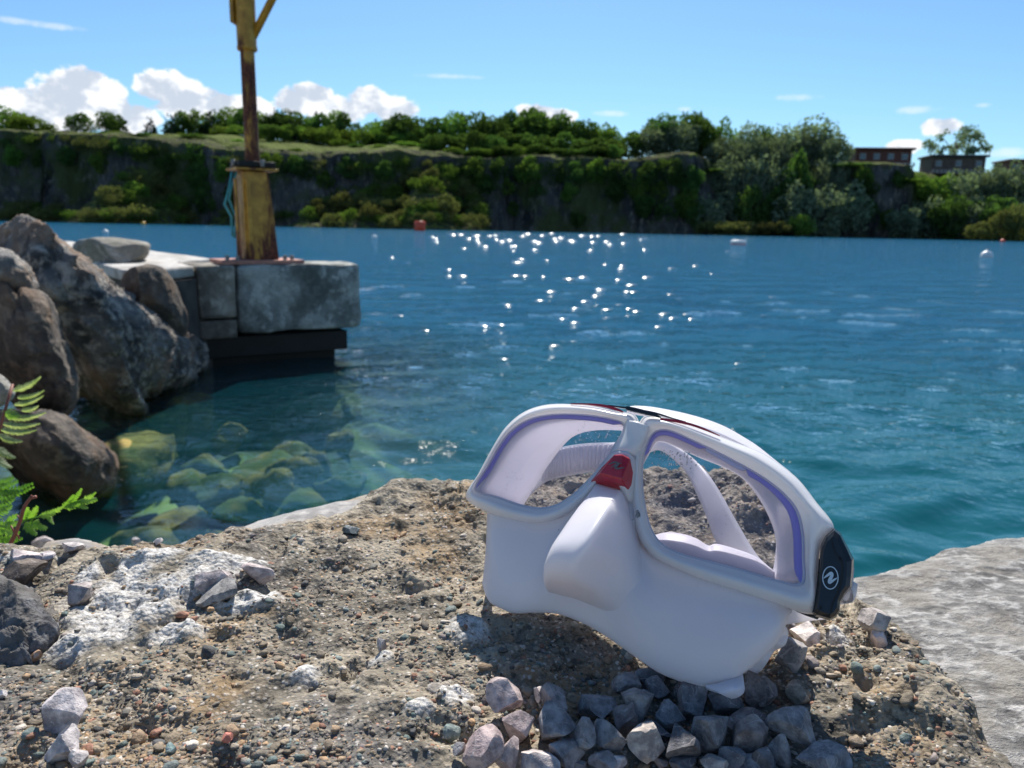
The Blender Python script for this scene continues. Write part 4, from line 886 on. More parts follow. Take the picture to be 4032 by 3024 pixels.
def mat_concrete_rock():
    t = material('pebbly_concrete')
    at = t.new('ShaderNodeAttribute'); at.attribute_name = 'lime'; lm = at.outputs['Fac']
    a = t.noise(t.pos, 22, 5, 0.6, 0.5); b = t.noise(t.pos, 90, 5, 0.65); c = t.noise(t.pos, 420, 4, 0.7); s = t.noise(t.vmath('ADD', t.pos, (3, 1, 0)), 12, 4, 0.6)
    v = t.voro(t.pos, 430, 'F1', 1); vd = t.voro(t.pos, 430)
    col = t.mix(t.step(a, 0.35, 0.62), (0.105, 0.094, 0.076), (0.30, 0.26, 0.20))
    col = t.mix(t.math('MULTIPLY', t.step(s, 0.52, 0.66), 0.6), col, (0.27, 0.175, 0.085))
    col = t.mix(t.step(t.noise(t.pos, 9, 3), 0.55, 0.66), col, (0.13, 0.12, 0.11))
    gs = t.new('ShaderNodeSeparateXYZ'); t.put(gs.inputs[0], v)
    grain = t.mix(gs.outputs[0], (0.10, 0.11, 0.11), (0.44, 0.37, 0.30)); grain = t.mix(t.step(gs.outputs[1], 0.8, 0.85), grain, (0.55, 0.52, 0.48))
    col = t.mix(t.math('MULTIPLY', t.step(vd, 0.5, 0.25), t.step(b, 0.40, 0.56, 0.15, 0.75)), col, grain)
    col = t.mix(t.step(b, 0.47, 0.34, 0.0, 0.8), col, (0.030, 0.027, 0.023))  # crevice shade painted into the colour at the low spots of the bump
    col = t.mix(t.step(c, 0.3, 0.7, 0.0, 0.35), col, t.mix(1.0, col, (1.9, 1.85, 1.75), 'MULTIPLY'))
    white = t.mix(t.step(c, 0.35, 0.6), (0.30, 0.28, 0.25), (0.64, 0.62, 0.59))
    col = t.mix(lm, col, white)
    principled(t, col, 0.9); t.p.inputs['Specular IOR Level'].default_value = 0.25
    hh = t.math('ADD', t.math('ADD', t.math('MULTIPLY', b, 1.0), t.math('MULTIPLY', c, 0.45)), t.math('MULTIPLY', vd, -0.5))
    t.put(t.p.inputs['Normal'], t.bump(hh, 0.8, 0.0022)); return t.m
M_CR = mat_concrete_rock()
rock_o = empty('concrete_rock', (0, 0.4, 0.7), 'brown lump of weathered pebbly concrete with white lime crust, carrying the diving mask', 'rock')
me = mesh_np('crust', np.concatenate([gp, gz[:, None]], 1)-np.array([0, 0.4, 0.7]), grid_faces(len(YS), len(XS)))
add_attr(me, 'lime', lime); link('crust', me, M_CR, rock_o)

# pebbles set in the concrete
def mat_pebble(name='set_pebbles', attr=True):
    t = material(name)
    if attr:
        at = t.new('ShaderNodeAttribute'); at.attribute_name = 'tint'; base = at.outputs['Color']
    else:
        oi = t.new('ShaderNodeObjectInfo'); base = oi.outputs['Color']
    n = t.noise(t.pos, 500, 4, 0.65); v = t.noise(t.pos, 140, 4, 0.6)
    c = t.mix(t.step(n, 0.3, 0.7, 0.0, 0.6), base, t.mix(1.0, base, (1.55, 1.5, 1.45), 'MULTIPLY')); c = t.mix(t.step(v, 0.5, 0.36, 0, 0.65), c, t.mix(1.0, base, (0.45, 0.43, 0.4), 'MULTIPLY'))
    principled(t, c, 0.75); t.p.inputs['Specular IOR Level'].default_value = 0.3
    t.put(t.p.inputs['Normal'], t.bump(t.math('ADD', n, v), 0.7, 0.0012)); return t.m
PAL = 1.0*np.array([(0.20, 0.165, 0.12), (0.27, 0.215, 0.15), (0.24, 0.19, 0.14), (0.19, 0.165, 0.135), (0.22, 0.18, 0.13), (0.30, 0.24, 0.17), (0.15, 0.14, 0.12), (0.12, 0.155, 0.145), (0.17, 0.20, 0.19), (0.35, 0.30, 0.24), (0.28, 0.20, 0.13), (0.085, 0.085, 0.085), (0.46, 0.42, 0.37), (0.30, 0.16, 0.11), (0.20, 0.17, 0.16), (0.25, 0.21, 0.16), (0.40, 0.27, 0.16)])
NP = 23000
cand = []
rg = np.random.default_rng(12)
pxs = rg.uniform(-60, 4090, NP*2); pys = rg.uniform(1830, 3080, NP*2)**1.0
def rays_xy(x, y, z):
    v = (x-2016)[:, None]/FPX*rt - (y-1512)[:, None]/FPX*upv + fwd; t = (z-H)/v[:, 2]; return CAM[:2]+v[:, :2]*t[:, None]
xy = rays_xy(pxs, pys, H-0.188)
sd_ = inside_dist(xy, FOOTP); li_ = lime.reshape(GX.shape)[np.clip(((xy[:, 1]-YS[0])/0.0013).astype(int), 0, len(YS)-1), np.clip(((xy[:, 0]-XS[0])/0.0013).astype(int), 0, len(XS)-1)]
dn_ = fbm(np.concatenate([xy, np.zeros((len(xy), 1))], 1), 28, 3, 133)
keep = (rg.random(len(li_)) > li_*0.9) & (rg.random(len(li_)) < 0.62+1.3*dn_) & (sd_ > 0.002) & (xy[:, 1] < 0.59) & (xy[:, 1] > 0.2)
xy = xy[keep][:NP]; nP = len(xy); zz = zrock(xy[:, 0], xy[:, 1])
size = 0.00035+0.00036*rg.gamma(1.15, 1.0, nP)+0.0016*(rg.random(nP) < 0.035)*rg.random(nP); size = np.clip(size, 0.0003, 0.0036)
order = np.argsort(-size); xy, zz, size = xy[order], zz[order], size[order]
pv, pf = ICO[2]; PEB = []
M_PEB = mat_pebble('set_pebbles', True); M_PEBO = mat_pebble('loose_pebble', False)
for k in range(8):
    me = mesh_np('pebble', stone_shape(pv, np.random.default_rng(k), 8, 0.5, 0.12, k), pf); me.materials.append(M_PEBO); PEB.append(me)
for i in range(300):
    o = bpy.data.objects.new('pebble', PEB[i % 8]); COL.objects.link(o); o.parent = rock_o
    s = size[i]; o.location = (xy[i, 0], xy[i, 1]-0.4, zz[i]-0.7+s*0.15); o.scale = (s*rg.uniform(0.9, 1.4), s*rg.uniform(0.8, 1.1), s*rg.uniform(0.5, 0.8))
    o.rotation_euler = (rg.normal(0, 0.25), rg.normal(0, 0.25), rg.uniform(0, 6.28)); c = PAL[rg.integers(len(PAL))]*rg.uniform(0.8, 1.2); o.color = (*c, 1)
iv, if_ = ICO[1]
m = nP-300; S = size[300:, None, None]; th = rg.uniform(0, 6.28, m); sc3 = np.stack([rg.uniform(0.9, 1.45, m), rg.uniform(0.8, 1.1, m), rg.uniform(0.5, 0.85, m)], -1)[:, None, :]
base = iv[None]*(1+0.22*rg.normal(size=(m, len(iv), 1)))*sc3*S
ca, sa = np.cos(th)[:, None], np.sin(th)[:, None]
VX = base[..., 0]*ca-base[..., 1]*sa; VY = base[..., 0]*sa+base[..., 1]*ca; VZ = base[..., 2]
V = np.stack([VX+xy[300:, 0][:, None], VY+xy[300:, 1][:, None]-0.4, VZ+(zz[300:]-0.7-size[300:]*0.2)[:, None]], -1).reshape(-1, 3)
F = (if_[None]+np.arange(m)[:, None, None]*len(iv)).reshape(-1, 3)
me = mesh_np('fine_aggregate', V, F); cc = PAL[rg.integers(len(PAL), size=m)]*rg.uniform(0.75, 1.25, (m, 1)); add_color(me, 'tint', np.repeat(cc, len(iv), 0))
tag(link('fine_aggregate', me, M_PEB, rock_o), kind='stuff')

# smooth grey rock behind the concrete, and the pale limestone slab at the right
def relief(name, EP, extra, zin, step, mat, label, amp, seed, dropk=2.0, cat='rock', ori=(0, 0.5, 0.6), stre=(1, 1)):
    foot = [tuple(at_z(x, y, H+z)[:2]) for x, y, z in EP]; poly = foot+extra; P0 = np.array(poly)
    xs = np.arange(P0[:, 0].min()-0.06, P0[:, 0].max()+0.06, step); ys = np.arange(P0[:, 1].min()-0.04, P0[:, 1].max()+0.08, step)
    X, Y = np.meshgrid(xs, ys); q = np.stack([X.ravel(), Y.ravel()], -1); q3 = np.concatenate([q*np.array(stre), np.zeros((len(q), 1))], 1)
    s = inside_dist(q, poly)+0.006*fbm(q3, 15, 3, seed); z = zin(q[:, 0], q[:, 1])+H
    z = z+amp*(fbm(q3, 14, 4, seed+1)+0.35*fbm(q3, 60, 4, seed+2)+0.35*fbm(q3, 30, 5, seed+3, ridged=True)+0.22*fbm(q3, 150, 4, seed+5))
    z -= np.where(s < 0.02, (0.02-np.clip(s, -1, 0.02))**2*10, 0)+np.clip(-s, 0, 1)*dropk; z = np.maximum(z, -0.25)
    me = mesh_np(name, np.concatenate([q, z[:, None]], 1)-np.array(ori), grid_faces(len(ys), len(xs)))
    return tag(link(name, me, mat, None, ori), label, cat)
M_GREYR = mat_rock('smooth_grey_limestone', ((0.16, 0.15, 0.145), (0.27, 0.26, 0.25), (0.36, 0.34, 0.32), (0.28, 0.22, 0.15)), 7, 0.5, 0.004, 0.8)
M_PALER = mat_rock('pale_limestone', ((0.10, 0.095, 0.09), (0.25, 0.24, 0.225), (0.42, 0.405, 0.385), (0.22, 0.20, 0.17)), 9, 1.0, 0.008, 0.85, streak=(0.8, 1.2, 1))
relief('grey_rock', [(700, 2170, -.215), (730, 2128, -.210), (850, 2085, -.206), (960, 2045, -.205), (1100, 2008, -.204), (1254, 1975, -.203), (1400, 1938, -.202), (1530, 1898, -.200), (1650, 1900, -.200), (1800, 1960, -.20)], [(0.0, 0.30), (-0.25, 0.30)], lambda x, y: -0.206+0.02*np.clip(y-0.45, 0, 1)+0*x, 0.0025, M_GREYR, 'smooth grey limestone showing as a strip behind the concrete rock at the left', 0.0022, 91, 2.5)
relief('grey_rock', [(120, 2170, -.215), (180, 2108, -.215), (300, 2092, -.215), (400, 2110, -.216), (470, 2150, -.218), (470, 2260, -.22)], [(-0.18, 0.36), (-0.32, 0.36)], lambda x, y: -0.216+0*x, 0.0025, M_GREYR, 'low smooth grey rock behind the small stones at the left, next to the fern', 0.0022, 95, 2.5)
relief('limestone_slab', [(3100, 2300, -.275), (3330, 2242, -.275), (3500, 2226, -.275), (3640, 2186, -.274), (3760, 2130, -.272), (3880, 2092, -.27), (4060, 2074, -.27), (4400, 2070, -.27), (5000, 2100, -.27)], [(1.2, 0.15), (0.05, 0.15)], lambda x, y: -0.255-0.020*np.clip((y-0.25)/0.4, 0, 1)-0.012*np.exp(-((x-0.2)/0.12)**2), 0.0018, M_PALER, 'pale grey limestone slab, sunlit, at the right border beyond the concrete rock', 0.0048, 99, 1.6, ori=(0.4, 0.5, 0.6), stre=(0.8, 1.25))
# bank of rock the camera stands on
def bank():
    xs = np.linspace(-5.0, 2.6, 170); ys = np.linspace(-3.0, 5.2, 190); X, Y = np.meshgrid(xs, ys); q = np.stack([X.ravel(), Y.ravel(), 0*X.ravel()], -1)
    z = 0.62-0.9*np.clip(q[:, 1]-0.30, 0, 1)+0.10*fbm(q, 2.2, 4, 5)-np.clip(-q[:, 0]-0.6, 0, 2)*0.35
    z = np.where(q[:, 1] > 0.62, np.minimum(z, 0.33-1.6*(q[:, 1]-0.62)), z)
    lft = np.clip((-0.74*q[:, 1]-0.03-q[:, 0])/0.14, 0, 1); zl = 0.70-0.03*q[:, 1]+0.12*fbm(q, 1.6, 5, 8, ridged=True)-np.clip(q[:, 1]-3.6, 0, 5)*0.8
    z = np.where((q[:, 1] > 0.36) & (lft > 0), z+(np.maximum(zl, z)-z)*lft, z)
    me = mesh_np('rocky_bank', np.concatenate([q[:, :2], np.maximum(z, -0.8)[:, None]], 1), grid_faces(190, 170)); tag(link('rocky_bank', me, M_PALER), kind='structure')
bank()

# ------------------------------------------------------------------ loose stones
def stone(xp, yp, wp, hp, tint, label, lift=0.35, seed=0, rot=None, group=None, rough=0.10, cuts=14, name='gravel_stone', dpth=0.42):
    """xp, yp, wp, hp: centre and size in photograph pixels"""
    q = hit_rock(xp, yp+hp*0.25); dist = float(np.dot(q-CAM, fwd)); sx = wp/FPX*dist/2*1.08; sz = hp/FPX*dist/2*1.10; sy = (sx*sz)**0.5
    rng = np.random.default_rng(500+seed); V, F = ICO[3] if wp < 110 else ICO[4]
    V = stone_shape(V, rng, cuts, 0.36, 0.0, seed, 0.76); V = V+0.05*np.stack([fbm(V, 1.6, 2, seed+4)]*3, -1)*V+0.022*np.stack([fbm(V, 5, 3, seed+1), fbm(V, 5, 3, seed+2), fbm(V, 5, 3, seed+3)], -1)
    V = V/np.abs(V).max(0)
    a = rng.uniform(-0.5, 0.5) if rot is None else rot
    V = V*np.array([sx, sy, sz]); ca, sa = math.cos(a), math.sin(a)
    me = mesh_np(name, V, F); me.set_sharp_from_angle(angle=0.42); o = link(name, me, M_STONE)
    lift = 0.05 if ('skirt' in label or 'tab' in label) else lift
    c = px(xp, yp, dist-sy*0.35) if lift is None else px(xp, yp, dist-sy*lift)
    o.location = [float(v) for v in c]; o.rotation_euler = (0.2, rng.uniform(-0.15, 0.15), rng.uniform(-0.2, 0.2)); o.color = (*tint, 1)
    return tag(o, label, 'stone', group)
def mat_stone():
    t = material('gravel_surface'); oi = t.new('ShaderNodeObjectInfo'); base = oi.outputs['Color']
    co = t.vmath('ADD', t.obj, t.scale(oi.outputs['Random'], (9, 9, 9)))
    n = t.noise(t.pos, 900, 3, 0.7); v = t.noise(co, 170, 5, 0.62); lv = t.noise(co, 60, 3, 0.5, 1.2)
    c = t.mix(t.step(v, 0.35, 0.68), t.mix(1.0, base, (0.55, 0.52, 0.52), 'MULTIPLY'), t.mix(1.0, base, (1.35, 1.28, 1.22), 'MULTIPLY'))
    c = t.mix(t.step(n, 0.58, 0.74, 0, 0.5), c, t.mix(1.0, base, (1.8, 1.75, 1.7), 'MULTIPLY'))
    vein = t.math('ABSOLUTE', t.math('SUBTRACT', lv, 0.5)); c = t.mix(t.step(vein, 0.012, 0.0, 0, 0.45), c, (0.55, 0.5, 0.48))
    principled(t, c, 0.8); t.p.inputs['Specular IOR Level'].default_value = 0.35
    t.put(t.p.inputs['Normal'], t.bump(t.math('ADD', v, t.math('MULTIPLY', n, 0.35)), 0.7, 0.0016)); return t.m
M_STONE = mat_stone()
G_ = lambda gx, gy: (1700+0.7685*gx, 2550+0.7685*gy)
PK = (0.46, 0.39, 0.385); BG = (0.25, 0.255, 0.27); GR = (0.29, 0.28, 0.285); BR = (0.27, 0.235, 0.225); CRM = (0.50, 0.46, 0.42); WH = (0.58, 0.54, 0.53); DK = (0.15, 0.155, 0.17)
gravel = [
 (400, 245, 230, 155, PK, 'pink rounded stone at the upper left end of the gravel heap, in full sun'),
 (555, 245, 85, 100, WH, 'small pale stone lit by the sun just right of the pink rounded stone'),
 (628, 268, 150, 135, GR, 'grey stone half in shadow right of the small pale stone'),
 (450, 405, 160, 200, PK, 'tall pinkish stone below the pink rounded stone'),
 (630, 395, 210, 205, GR, 'large grey stone with a lit left edge, right of the tall pinkish stone'),
 (255, 510, 215, 190, (0.44, 0.36, 0.36), 'large pink stone, leftmost of the heap near the bottom border'),
 (400, 545, 130, 210, PK, 'narrow pinkish stone leaning on the large pink stone at the bottom left of the heap'),
 (550, 585, 190, 140, WH, 'white stone at the bottom border in the left part of the heap'),
 (690, 545, 180, 125, GR, 'grey stone behind the white stone at the bottom border'),
 (835, 305, 215, 160, BG, 'blue-grey angular stone in shadow at the middle of the heap top'),
 (770, 468, 125, 200, BG, 'narrow blue-grey wedge below the angular stone'),
 (908, 468, 160, 165, BG, 'rounded blue-grey stone right of the narrow wedge'),
 (985, 205, 150, 135, GR, 'grey stone at the top of the heap, left of the mask skirt'),
 (1045, 290, 185, 190, GR, 'large grey stone below the topmost grey stone'),
 (995, 370, 155, 180, BR, 'brownish stone in front of the large grey stone'),
 (1118, 148, 165, 105, DK, 'dark stone touching the lower edge of the mask skirt'),
 (1165, 220, 160, 125, BG, 'dark blue-grey stone under the mask skirt'),
 (1290, 215, 110, 110, BR, 'small brown stone under the lowest point of the mask skirt'),
 (1345, 270, 155, 200, GR, 'tall grey stone with a pale vein left of the mask tab'),
 (1212, 358, 175, 150, BG, 'square blue-grey stone in the middle of the heap'),
 (1100, 495, 190, 200, CRM, 'cream stone with a sunlit top standing at the centre of the bottom border'),
 (1270, 495, 190, 185, DK, 'dark square stone right of the cream stone'),
 (1150, 440, 200, 90, DK, 'dark stone behind the cream stone'),
 (1425, 430, 200, 235, BG, 'largest blue-grey block right of the centre of the heap'),
 (1600, 372, 235, 90, BR, 'long low brownish stone behind the rounded brown stone'),
 (1620, 465, 200, 185, BR, 'rounded brown stone right of the largest block'),
 (1505, 270, 190, 150, DK, 'darkest stone, directly behind the white mask tab'),
 (1672, 225, 165, 185, BR, 'brown stone right of the white mask tab'),
 (1862, 418, 265, 165, GR, 'large smooth grey stone at the right end of the heap'),
 (1792, 532, 100, 190, BG, 'narrow slanting blue-grey stone between the brown and the smooth grey stones'),
 (1985, 562, 295, 115, GR, 'long grey stone at the bottom border, right end of the heap'),
 (1520, 560, 140, 120, BG, 'blue-grey stone at the bottom border below the largest block'),
 (1650, 592, 200, 90, BG, 'low blue-grey stone at the bottom border below the rounded brown stone'),
 (1440, 590, 160, 100, CRM, 'cream tipped stone at the bottom border left of the low blue-grey stone'),
 (935, 590, 165, 80, WH, 'pinkish-white stone with a lit front at the bottom border'),
 (870, 565, 150, 90, GR, 'grey stone behind the pinkish-white stone'),
 (1300, 595, 160, 80, DK, 'dark stone at the bottom border below the dark square stone'),
 (1715, 570, 130, 100, DK, 'dark small stone between the low blue-grey and the slanting stones'),
 (740, 605, 100, 50, CRM, 'small cream stone at the bottom border right of the white stone'),
 (1180, 590, 80, 70, BR, 'small brown stone at the bottom border right of the cream stone'),
 (108, 442, 95, 95, (0.16, 0.21, 0.21), 'round blue-green pebble left of the gravel heap'),
 (145, 525, 70, 60, GR, 'small grey pebble below the round blue-green pebble'),
]
for i, (gx, gy, gw, gh, tc, lb) in enumerate(gravel):
    x, y = G_(gx, gy)
    stone(x, y, gw*0.7685, gh*0.7685, tc, lb, 0.75, i, group='loose gravel stones below the mask')
C_ = lambda cx, cy: (2600+0.4069*cx, 2200+0.4069*cy)
for i, (cx, cy, cw, ch, tc, lb) in enumerate([
 (1430, 755, 300, 310, (0.62, 0.58, 0.56), 'white quartz-like stone under the mask strap end'),
 (1265, 915, 275, 310, GR, 'grey stone with a lit corner in front of the white stone'),
 (1272, 700, 90, 150, GR, 'small upright grey stone left of the white stone'),
 (2075, 590, 280, 260, (0.36, 0.34, 0.33), 'speckled grey stone on the far rim right of the mask buckle'),
 (2100, 765, 175, 160, (0.60, 0.53, 0.51), 'small pointed pinkish-white stone below the speckled grey stone'),
 (960, 1290, 300, 330, BR, 'brown-grey lumpy stone beside the white mask tab, in shadow'),
 (1300, 1290, 230, 190, (0.33, 0.31, 0.27), 'grey-green stone with a lit face right of the lumpy stone'),
 (1395, 1050, 60, 60, (0.5, 0.33, 0.2), 'tiny orange pebble below the grey stone with a lit corner'),
 (1300, 1235, 60, 60, (0.45, 0.38, 0.28), 'tiny tan pebble above the grey-green stone')]):
    x, y = C_(cx, cy); stone(x, y, cw*0.4069, ch*0.4069, tc, lb, 0.6, 60+i)
E_ = lambda ex, ey: (0.7378*ex, 1800+0.7378*ey)
for i, (ex, ey, ew, eh, tc, lb) in enumerate([
 (340, 1385, 215, 235, (0.56, 0.53, 0.54), 'upper white stone of the pair at the lower left of the photo'),
 (350, 1535, 215, 180, (0.54, 0.52, 0.53), 'lower white stone of the pair at the lower left of the photo'),
 (432, 1615, 105, 110, (0.5, 0.48, 0.48), 'small whitish stone below the white pair at the lower left'),
 (1150, 640, 205, 115, (0.46, 0.41, 0.41), 'flat pinkish-grey stone, left one of two on the concrete rock'),
 (1375, 615, 175, 105, (0.47, 0.42, 0.42), 'pinkish stone, right one of two on the concrete rock'),
 (1180, 730, 230, 120, (0.33, 0.33, 0.32), 'speckled grey stone set in the concrete below the two pinkish stones'),
 (440, 715, 150, 160, (0.44, 0.40, 0.38), 'upright grey-pink wedge of stone beside the lime crust'),
 (390, 480, 115, 75, (0.5, 0.48, 0.48), 'small pale stone on the left rim of the concrete rock'),
 (240, 450, 115, 50, (0.48, 0.44, 0.44), 'low pale stone on the left rim behind the small pale stone'),
 (130, 615, 215, 130, (0.15, 0.125, 0.105), 'dark brown rounded stone near the left border'),
 (130, 530, 205, 75, (0.52, 0.47, 0.47), 'pinkish-white flat stone near the left border above the dark brown one'),
 (268, 522, 100, 45, (0.54, 0.5, 0.5), 'small pinkish-white chip right of the flat stone near the left border'),
 (845, 452, 60, 36, (0.7, 0.68, 0.67), 'small white stone on the rim, right one of two against the water'),
 (720, 450, 55, 42, (0.4, 0.39, 0.4), 'small grey stone on the rim, left one of two against the water'),
 (1860, 390, 110, 70, (0.13, 0.16, 0.17), 'smooth blue-grey pebble near the smooth grey rock'),
 (190, 1060, 65, 60, (0.46, 0.30, 0.20), 'small orange-brown pebble beside the black slate rock'),
 (15, 1265, 60, 65, (0.66, 0.64, 0.64), 'white stone cut by the left border'),
 (1212, 1497, 68, 60, (0.55, 0.22, 0.17), 'red pebble set in the concrete near the bottom border'),
 (915, 1555, 55, 60, (0.24, 0.34, 0.33), 'blue-green pebble left of the red pebble'),
 (2030, 1010, 50, 110, (0.42, 0.42, 0.44), 'pale grey pebble in the sun left of the mask shadow')]):
    x, y = E_(ex, ey); stone(x, y, ew*0.7378, eh*0.7378, tc, lb, 0.35, 90+i)
# black slate at the left border
def slate():
    O = [E_(*p) for p in ((-200, 690), (20, 700), (150, 748), (215, 810), (290, 905), (285, 990), (240, 1050), (150, 1100), (110, 1180), (20, 1240), (-200, 1260))]
    q = hit_rock(80, 2520); dd = float(np.dot(q-CAM, fwd))
    m_ = mat_rock('black_slate', ((0.045, 0.045, 0.05), (0.11, 0.11, 0.115), (0.20, 0.20, 0.21), (0.09, 0.08, 0.07)), 10, 0.8, 0.006, 0.7)
    boulder('slate_stone', O, lambda x, y: 1/(1/dd*(1+(np.asarray(y, float)-2520)*0.00022))+0.004, 0.020, m_, 'black slate stone cut by the left border of the photo', 'stone', amp=0.0032, seed=41, nr=50, k=14, flat=5, facet=0.9, fs=9.0, planes=12)
slate()

# ------------------------------------------------------------------ ferns
def mat_fern(name, a, b):
    t = material(name); n = t.noise(t.pos, 60, 3)
    col = t.mix(t.step(n, 0.35, 0.65), a, b)
    di = t.new('ShaderNodeBsdfPrincipled'); t.put(di.inputs['Base Color'], col); di.inputs['Roughness'].default_value = 0.45
    tl = t.new('ShaderNodeBsdfTranslucent'); t.put(tl.inputs[0], t.mix(1.0, col, (1.5, 1.6, 0.6), 'MULTIPLY'))
    mx = t.new('ShaderNodeMixShader'); mx.inputs[0].default_value = 0.45; t.l.new(di.outputs[0], mx.inputs[1]); t.l.new(tl.outputs[0], mx.inputs[2]); t.l.new(mx.outputs[0], t.out.inputs[0]); return t.m
M_FERN = mat_fern('bright_fern', (0.13, 0.26, 0.035), (0.24, 0.38, 0.09)); M_SFERN = mat_fern('grey_fern', (0.16, 0.21, 0.10), (0.30, 0.34, 0.22))
M_STEMR = mat_simple('red_stem', (0.20, 0.06, 0.035), 0.6, 0.2, 40)
def pinna(name, p0, p1, wd, mat, parent, bend=0.12, n=14, seed=0, droop=0.0, curl=0.0):
    """one leaflet-bearing side branch: midrib with toothed lobes on both sides"""
    rng = np.random.default_rng(seed); p0, p1 = np.array(p0), np.array(p1); ax = p1-p0; L = np.linalg.norm(ax); ax /= L
    view = CAM-(p0+p1)/2; view /= np.linalg.norm(view); sd2 = np.cross(ax, view); sd2 /= np.linalg.norm(sd2); nr = np.cross(sd2, ax)
    V, F = [], []
    for i in range(n):
        t0 = i/n; t1 = (i+0.95)/n; c0 = p0+ax*L*t0+sd2*bend*L*math.sin(t0*3.1)+nr*0; c1 = p0+ax*L*t1+sd2*bend*L*math.sin(t1*3.1)
        wl = wd*(1-t0)**0.55*(0.85+0.3*rng.random())*min(1, 0.5+t0*4)
        for s in (-1, 1):
            tip = (c0+c1)/2+sd2*s*wl+ax*wl*0.35-nr*wl*(0.25+curl)+nr*rng.normal()*wl*0.12
            mid1 = c0+(tip-c0)*0.6-ax*L/n*0.25+nr*wl*0.08; mid2 = c1+(tip-c1)*0.6+ax*L/n*0.15+nr*wl*0.08
            b = len(V); V += [c0, mid1, tip, mid2, c1]; F += [(b, b+1, b+2, b+3, b+4)]
    return link(name, poly_mesh(name, V, F), mat, parent)
S5 = lambda x, y: (0.4521*x, 1400+0.4521*y)
def pt(x, y, dp): a = S5(x, y); return px(a[0], a[1], dp)
bp = pt(-60, 1500, 0.80)
f1 = empty('grey_fern', (0, 0, 0), 'grey-green fern with ribbed curled leaflets at the left border above the bright fern', 'fern')
tube('stem', [pt(-80, 1300, 0.86), pt(-40, 1000, 0.86), pt(-20, 700, 0.86), pt(60, 420, 0.86), pt(110, 250, 0.87)], 0.0016, M_STEMR, f1, 6)
for i, (a, b, w_) in enumerate([((110, 310), (355, 180), 26), ((150, 370), (385, 300), 22), ((120, 430), (380, 345), 22), ((180, 480), (335, 435), 22), ((60, 545), (400, 492), 26), ((20, 595), (350, 588), 27), ((0, 645), (320, 645), 26), ((-20, 690), (195, 745), 28), ((-30, 800), (135, 890), 30), ((-40, 880), (105, 975), 28), ((20, 480), (170, 520), 40)]):
    pinna('leaflet', pt(a[0], a[1], 0.86), pt(b[0], b[1], 0.85), 1.55*w_*0.4521/FPX*0.86, M_SFERN if i != 10 else M_FERN, f1, 0.06, 22, i, curl=0.5)
f2 = empty('bright_fern', (0, 0, 0), 'bright green fern with lobed fronds reaching over the rim of the rock at the left', 'fern')
tube('stem', [pt(-60, 1470, 0.60), pt(200, 1440, 0.60), pt(370, 1395, 0.60), pt(560, 1310, 0.60), pt(720, 1255, 0.60), pt(840, 1245, 0.60)], 0.0007, M_FERN, f2, 6)
for i, (a, b, w_) in enumerate([((-60, 1480), (200, 1440), 60), ((190, 1430), (240, 1320), 44), ((230, 1430), (325, 1310), 48), ((260, 1440), (410, 1510), 52), ((220, 1450), (320, 1565), 50), ((340, 1400), (480, 1360), 36), ((420, 1390), (470, 1470), 26), ((360, 1395), (560, 1310), 44), ((540, 1330), (640, 1210), 34), ((600, 1290), (712, 1155), 34), ((560, 1320), (700, 1290), 42), ((660, 1280), (770, 1330), 34), ((690, 1270), (850, 1255), 36), ((720, 1260), (835, 1190), 32), ((0, 1500), (150, 1560), 46), ((60, 1440), (150, 1380), 40)]):
    pinna('leaflet', pt(a[0], a[1], 0.60), pt(b[0], b[1], 0.595), w_*0.4521/FPX*0.60, M_FERN, f2, 0.05, 9, 40+i)
f3 = empty('broad_fern', (0, 0, 0), 'shaded deep green fern frond at the left border behind the bright fern', 'fern')
M_DFERN = mat_fern('deep_fern', (0.06, 0.15, 0.015), (0.12, 0.24, 0.03))
for i, (a, b, w_) in enumerate([((-80, 1160), (160, 1090), 60), ((-60, 1120), (120, 1060), 50), ((-60, 1200), (290, 1110), 50), ((-40, 1250), (300, 1140), 40), ((-60, 1330), (140, 1220), 60), ((-60, 1400), (100, 1300), 60), ((-60, 1180), (210, 1180), 50), ((-40, 1600), (200, 1590), 60), ((0, 1640), (170, 1530), 50), ((-60, 1540), (120, 1480), 60)]):
    pinna('leaflet', pt(a[0], a[1], 0.66), pt(b[0], b[1], 0.655), w_*0.4521/FPX*0.66, M_DFERN, f3, 0.04, 12, 70+i)
st = empty('red_stem', (0, 0, 0), 'dry reddish-brown stem standing in front of the bright fern', 'plant stem')
tube('stalk', [pt(85, 1650, 0.56), pt(130, 1560, 0.56), pt(180, 1430, 0.56), pt(200, 1350, 0.56), pt(228, 1290, 0.56), pt(262, 1245, 0.56), pt(315, 1230, 0.56)], [0.0016, 0.0015, 0.0013, 0.0013, 0.0012, 0.0011, 0.0012], M_STEMR, st, 7)
for a, b in (((180, 1430), (150, 1390)), ((130, 1560), (95, 1480)), ((228, 1290), (200, 1310)), ((262, 1245), (275, 1215)), ((140, 1540), (170, 1600))):
    tube('twig', [pt(a[0], a[1], 0.56), pt(b[0], b[1], 0.56)], 0.0006, M_STEMR, st, 5)
w0 = boulder('pale_stone', [S5(*p) for p in ((-150, 150), (-20, 180), (60, 250), (108, 310), (100, 360), (40, 400), (-40, 430), (-150, 420))], lambda x, y: 1.35+0*np.asarray(x), 0.06, M_SLABR, 'pale lit stone cut by the left border beside the grey fern', 'stone', amp=0.005, seed=61, nr=20, fs=4.0)

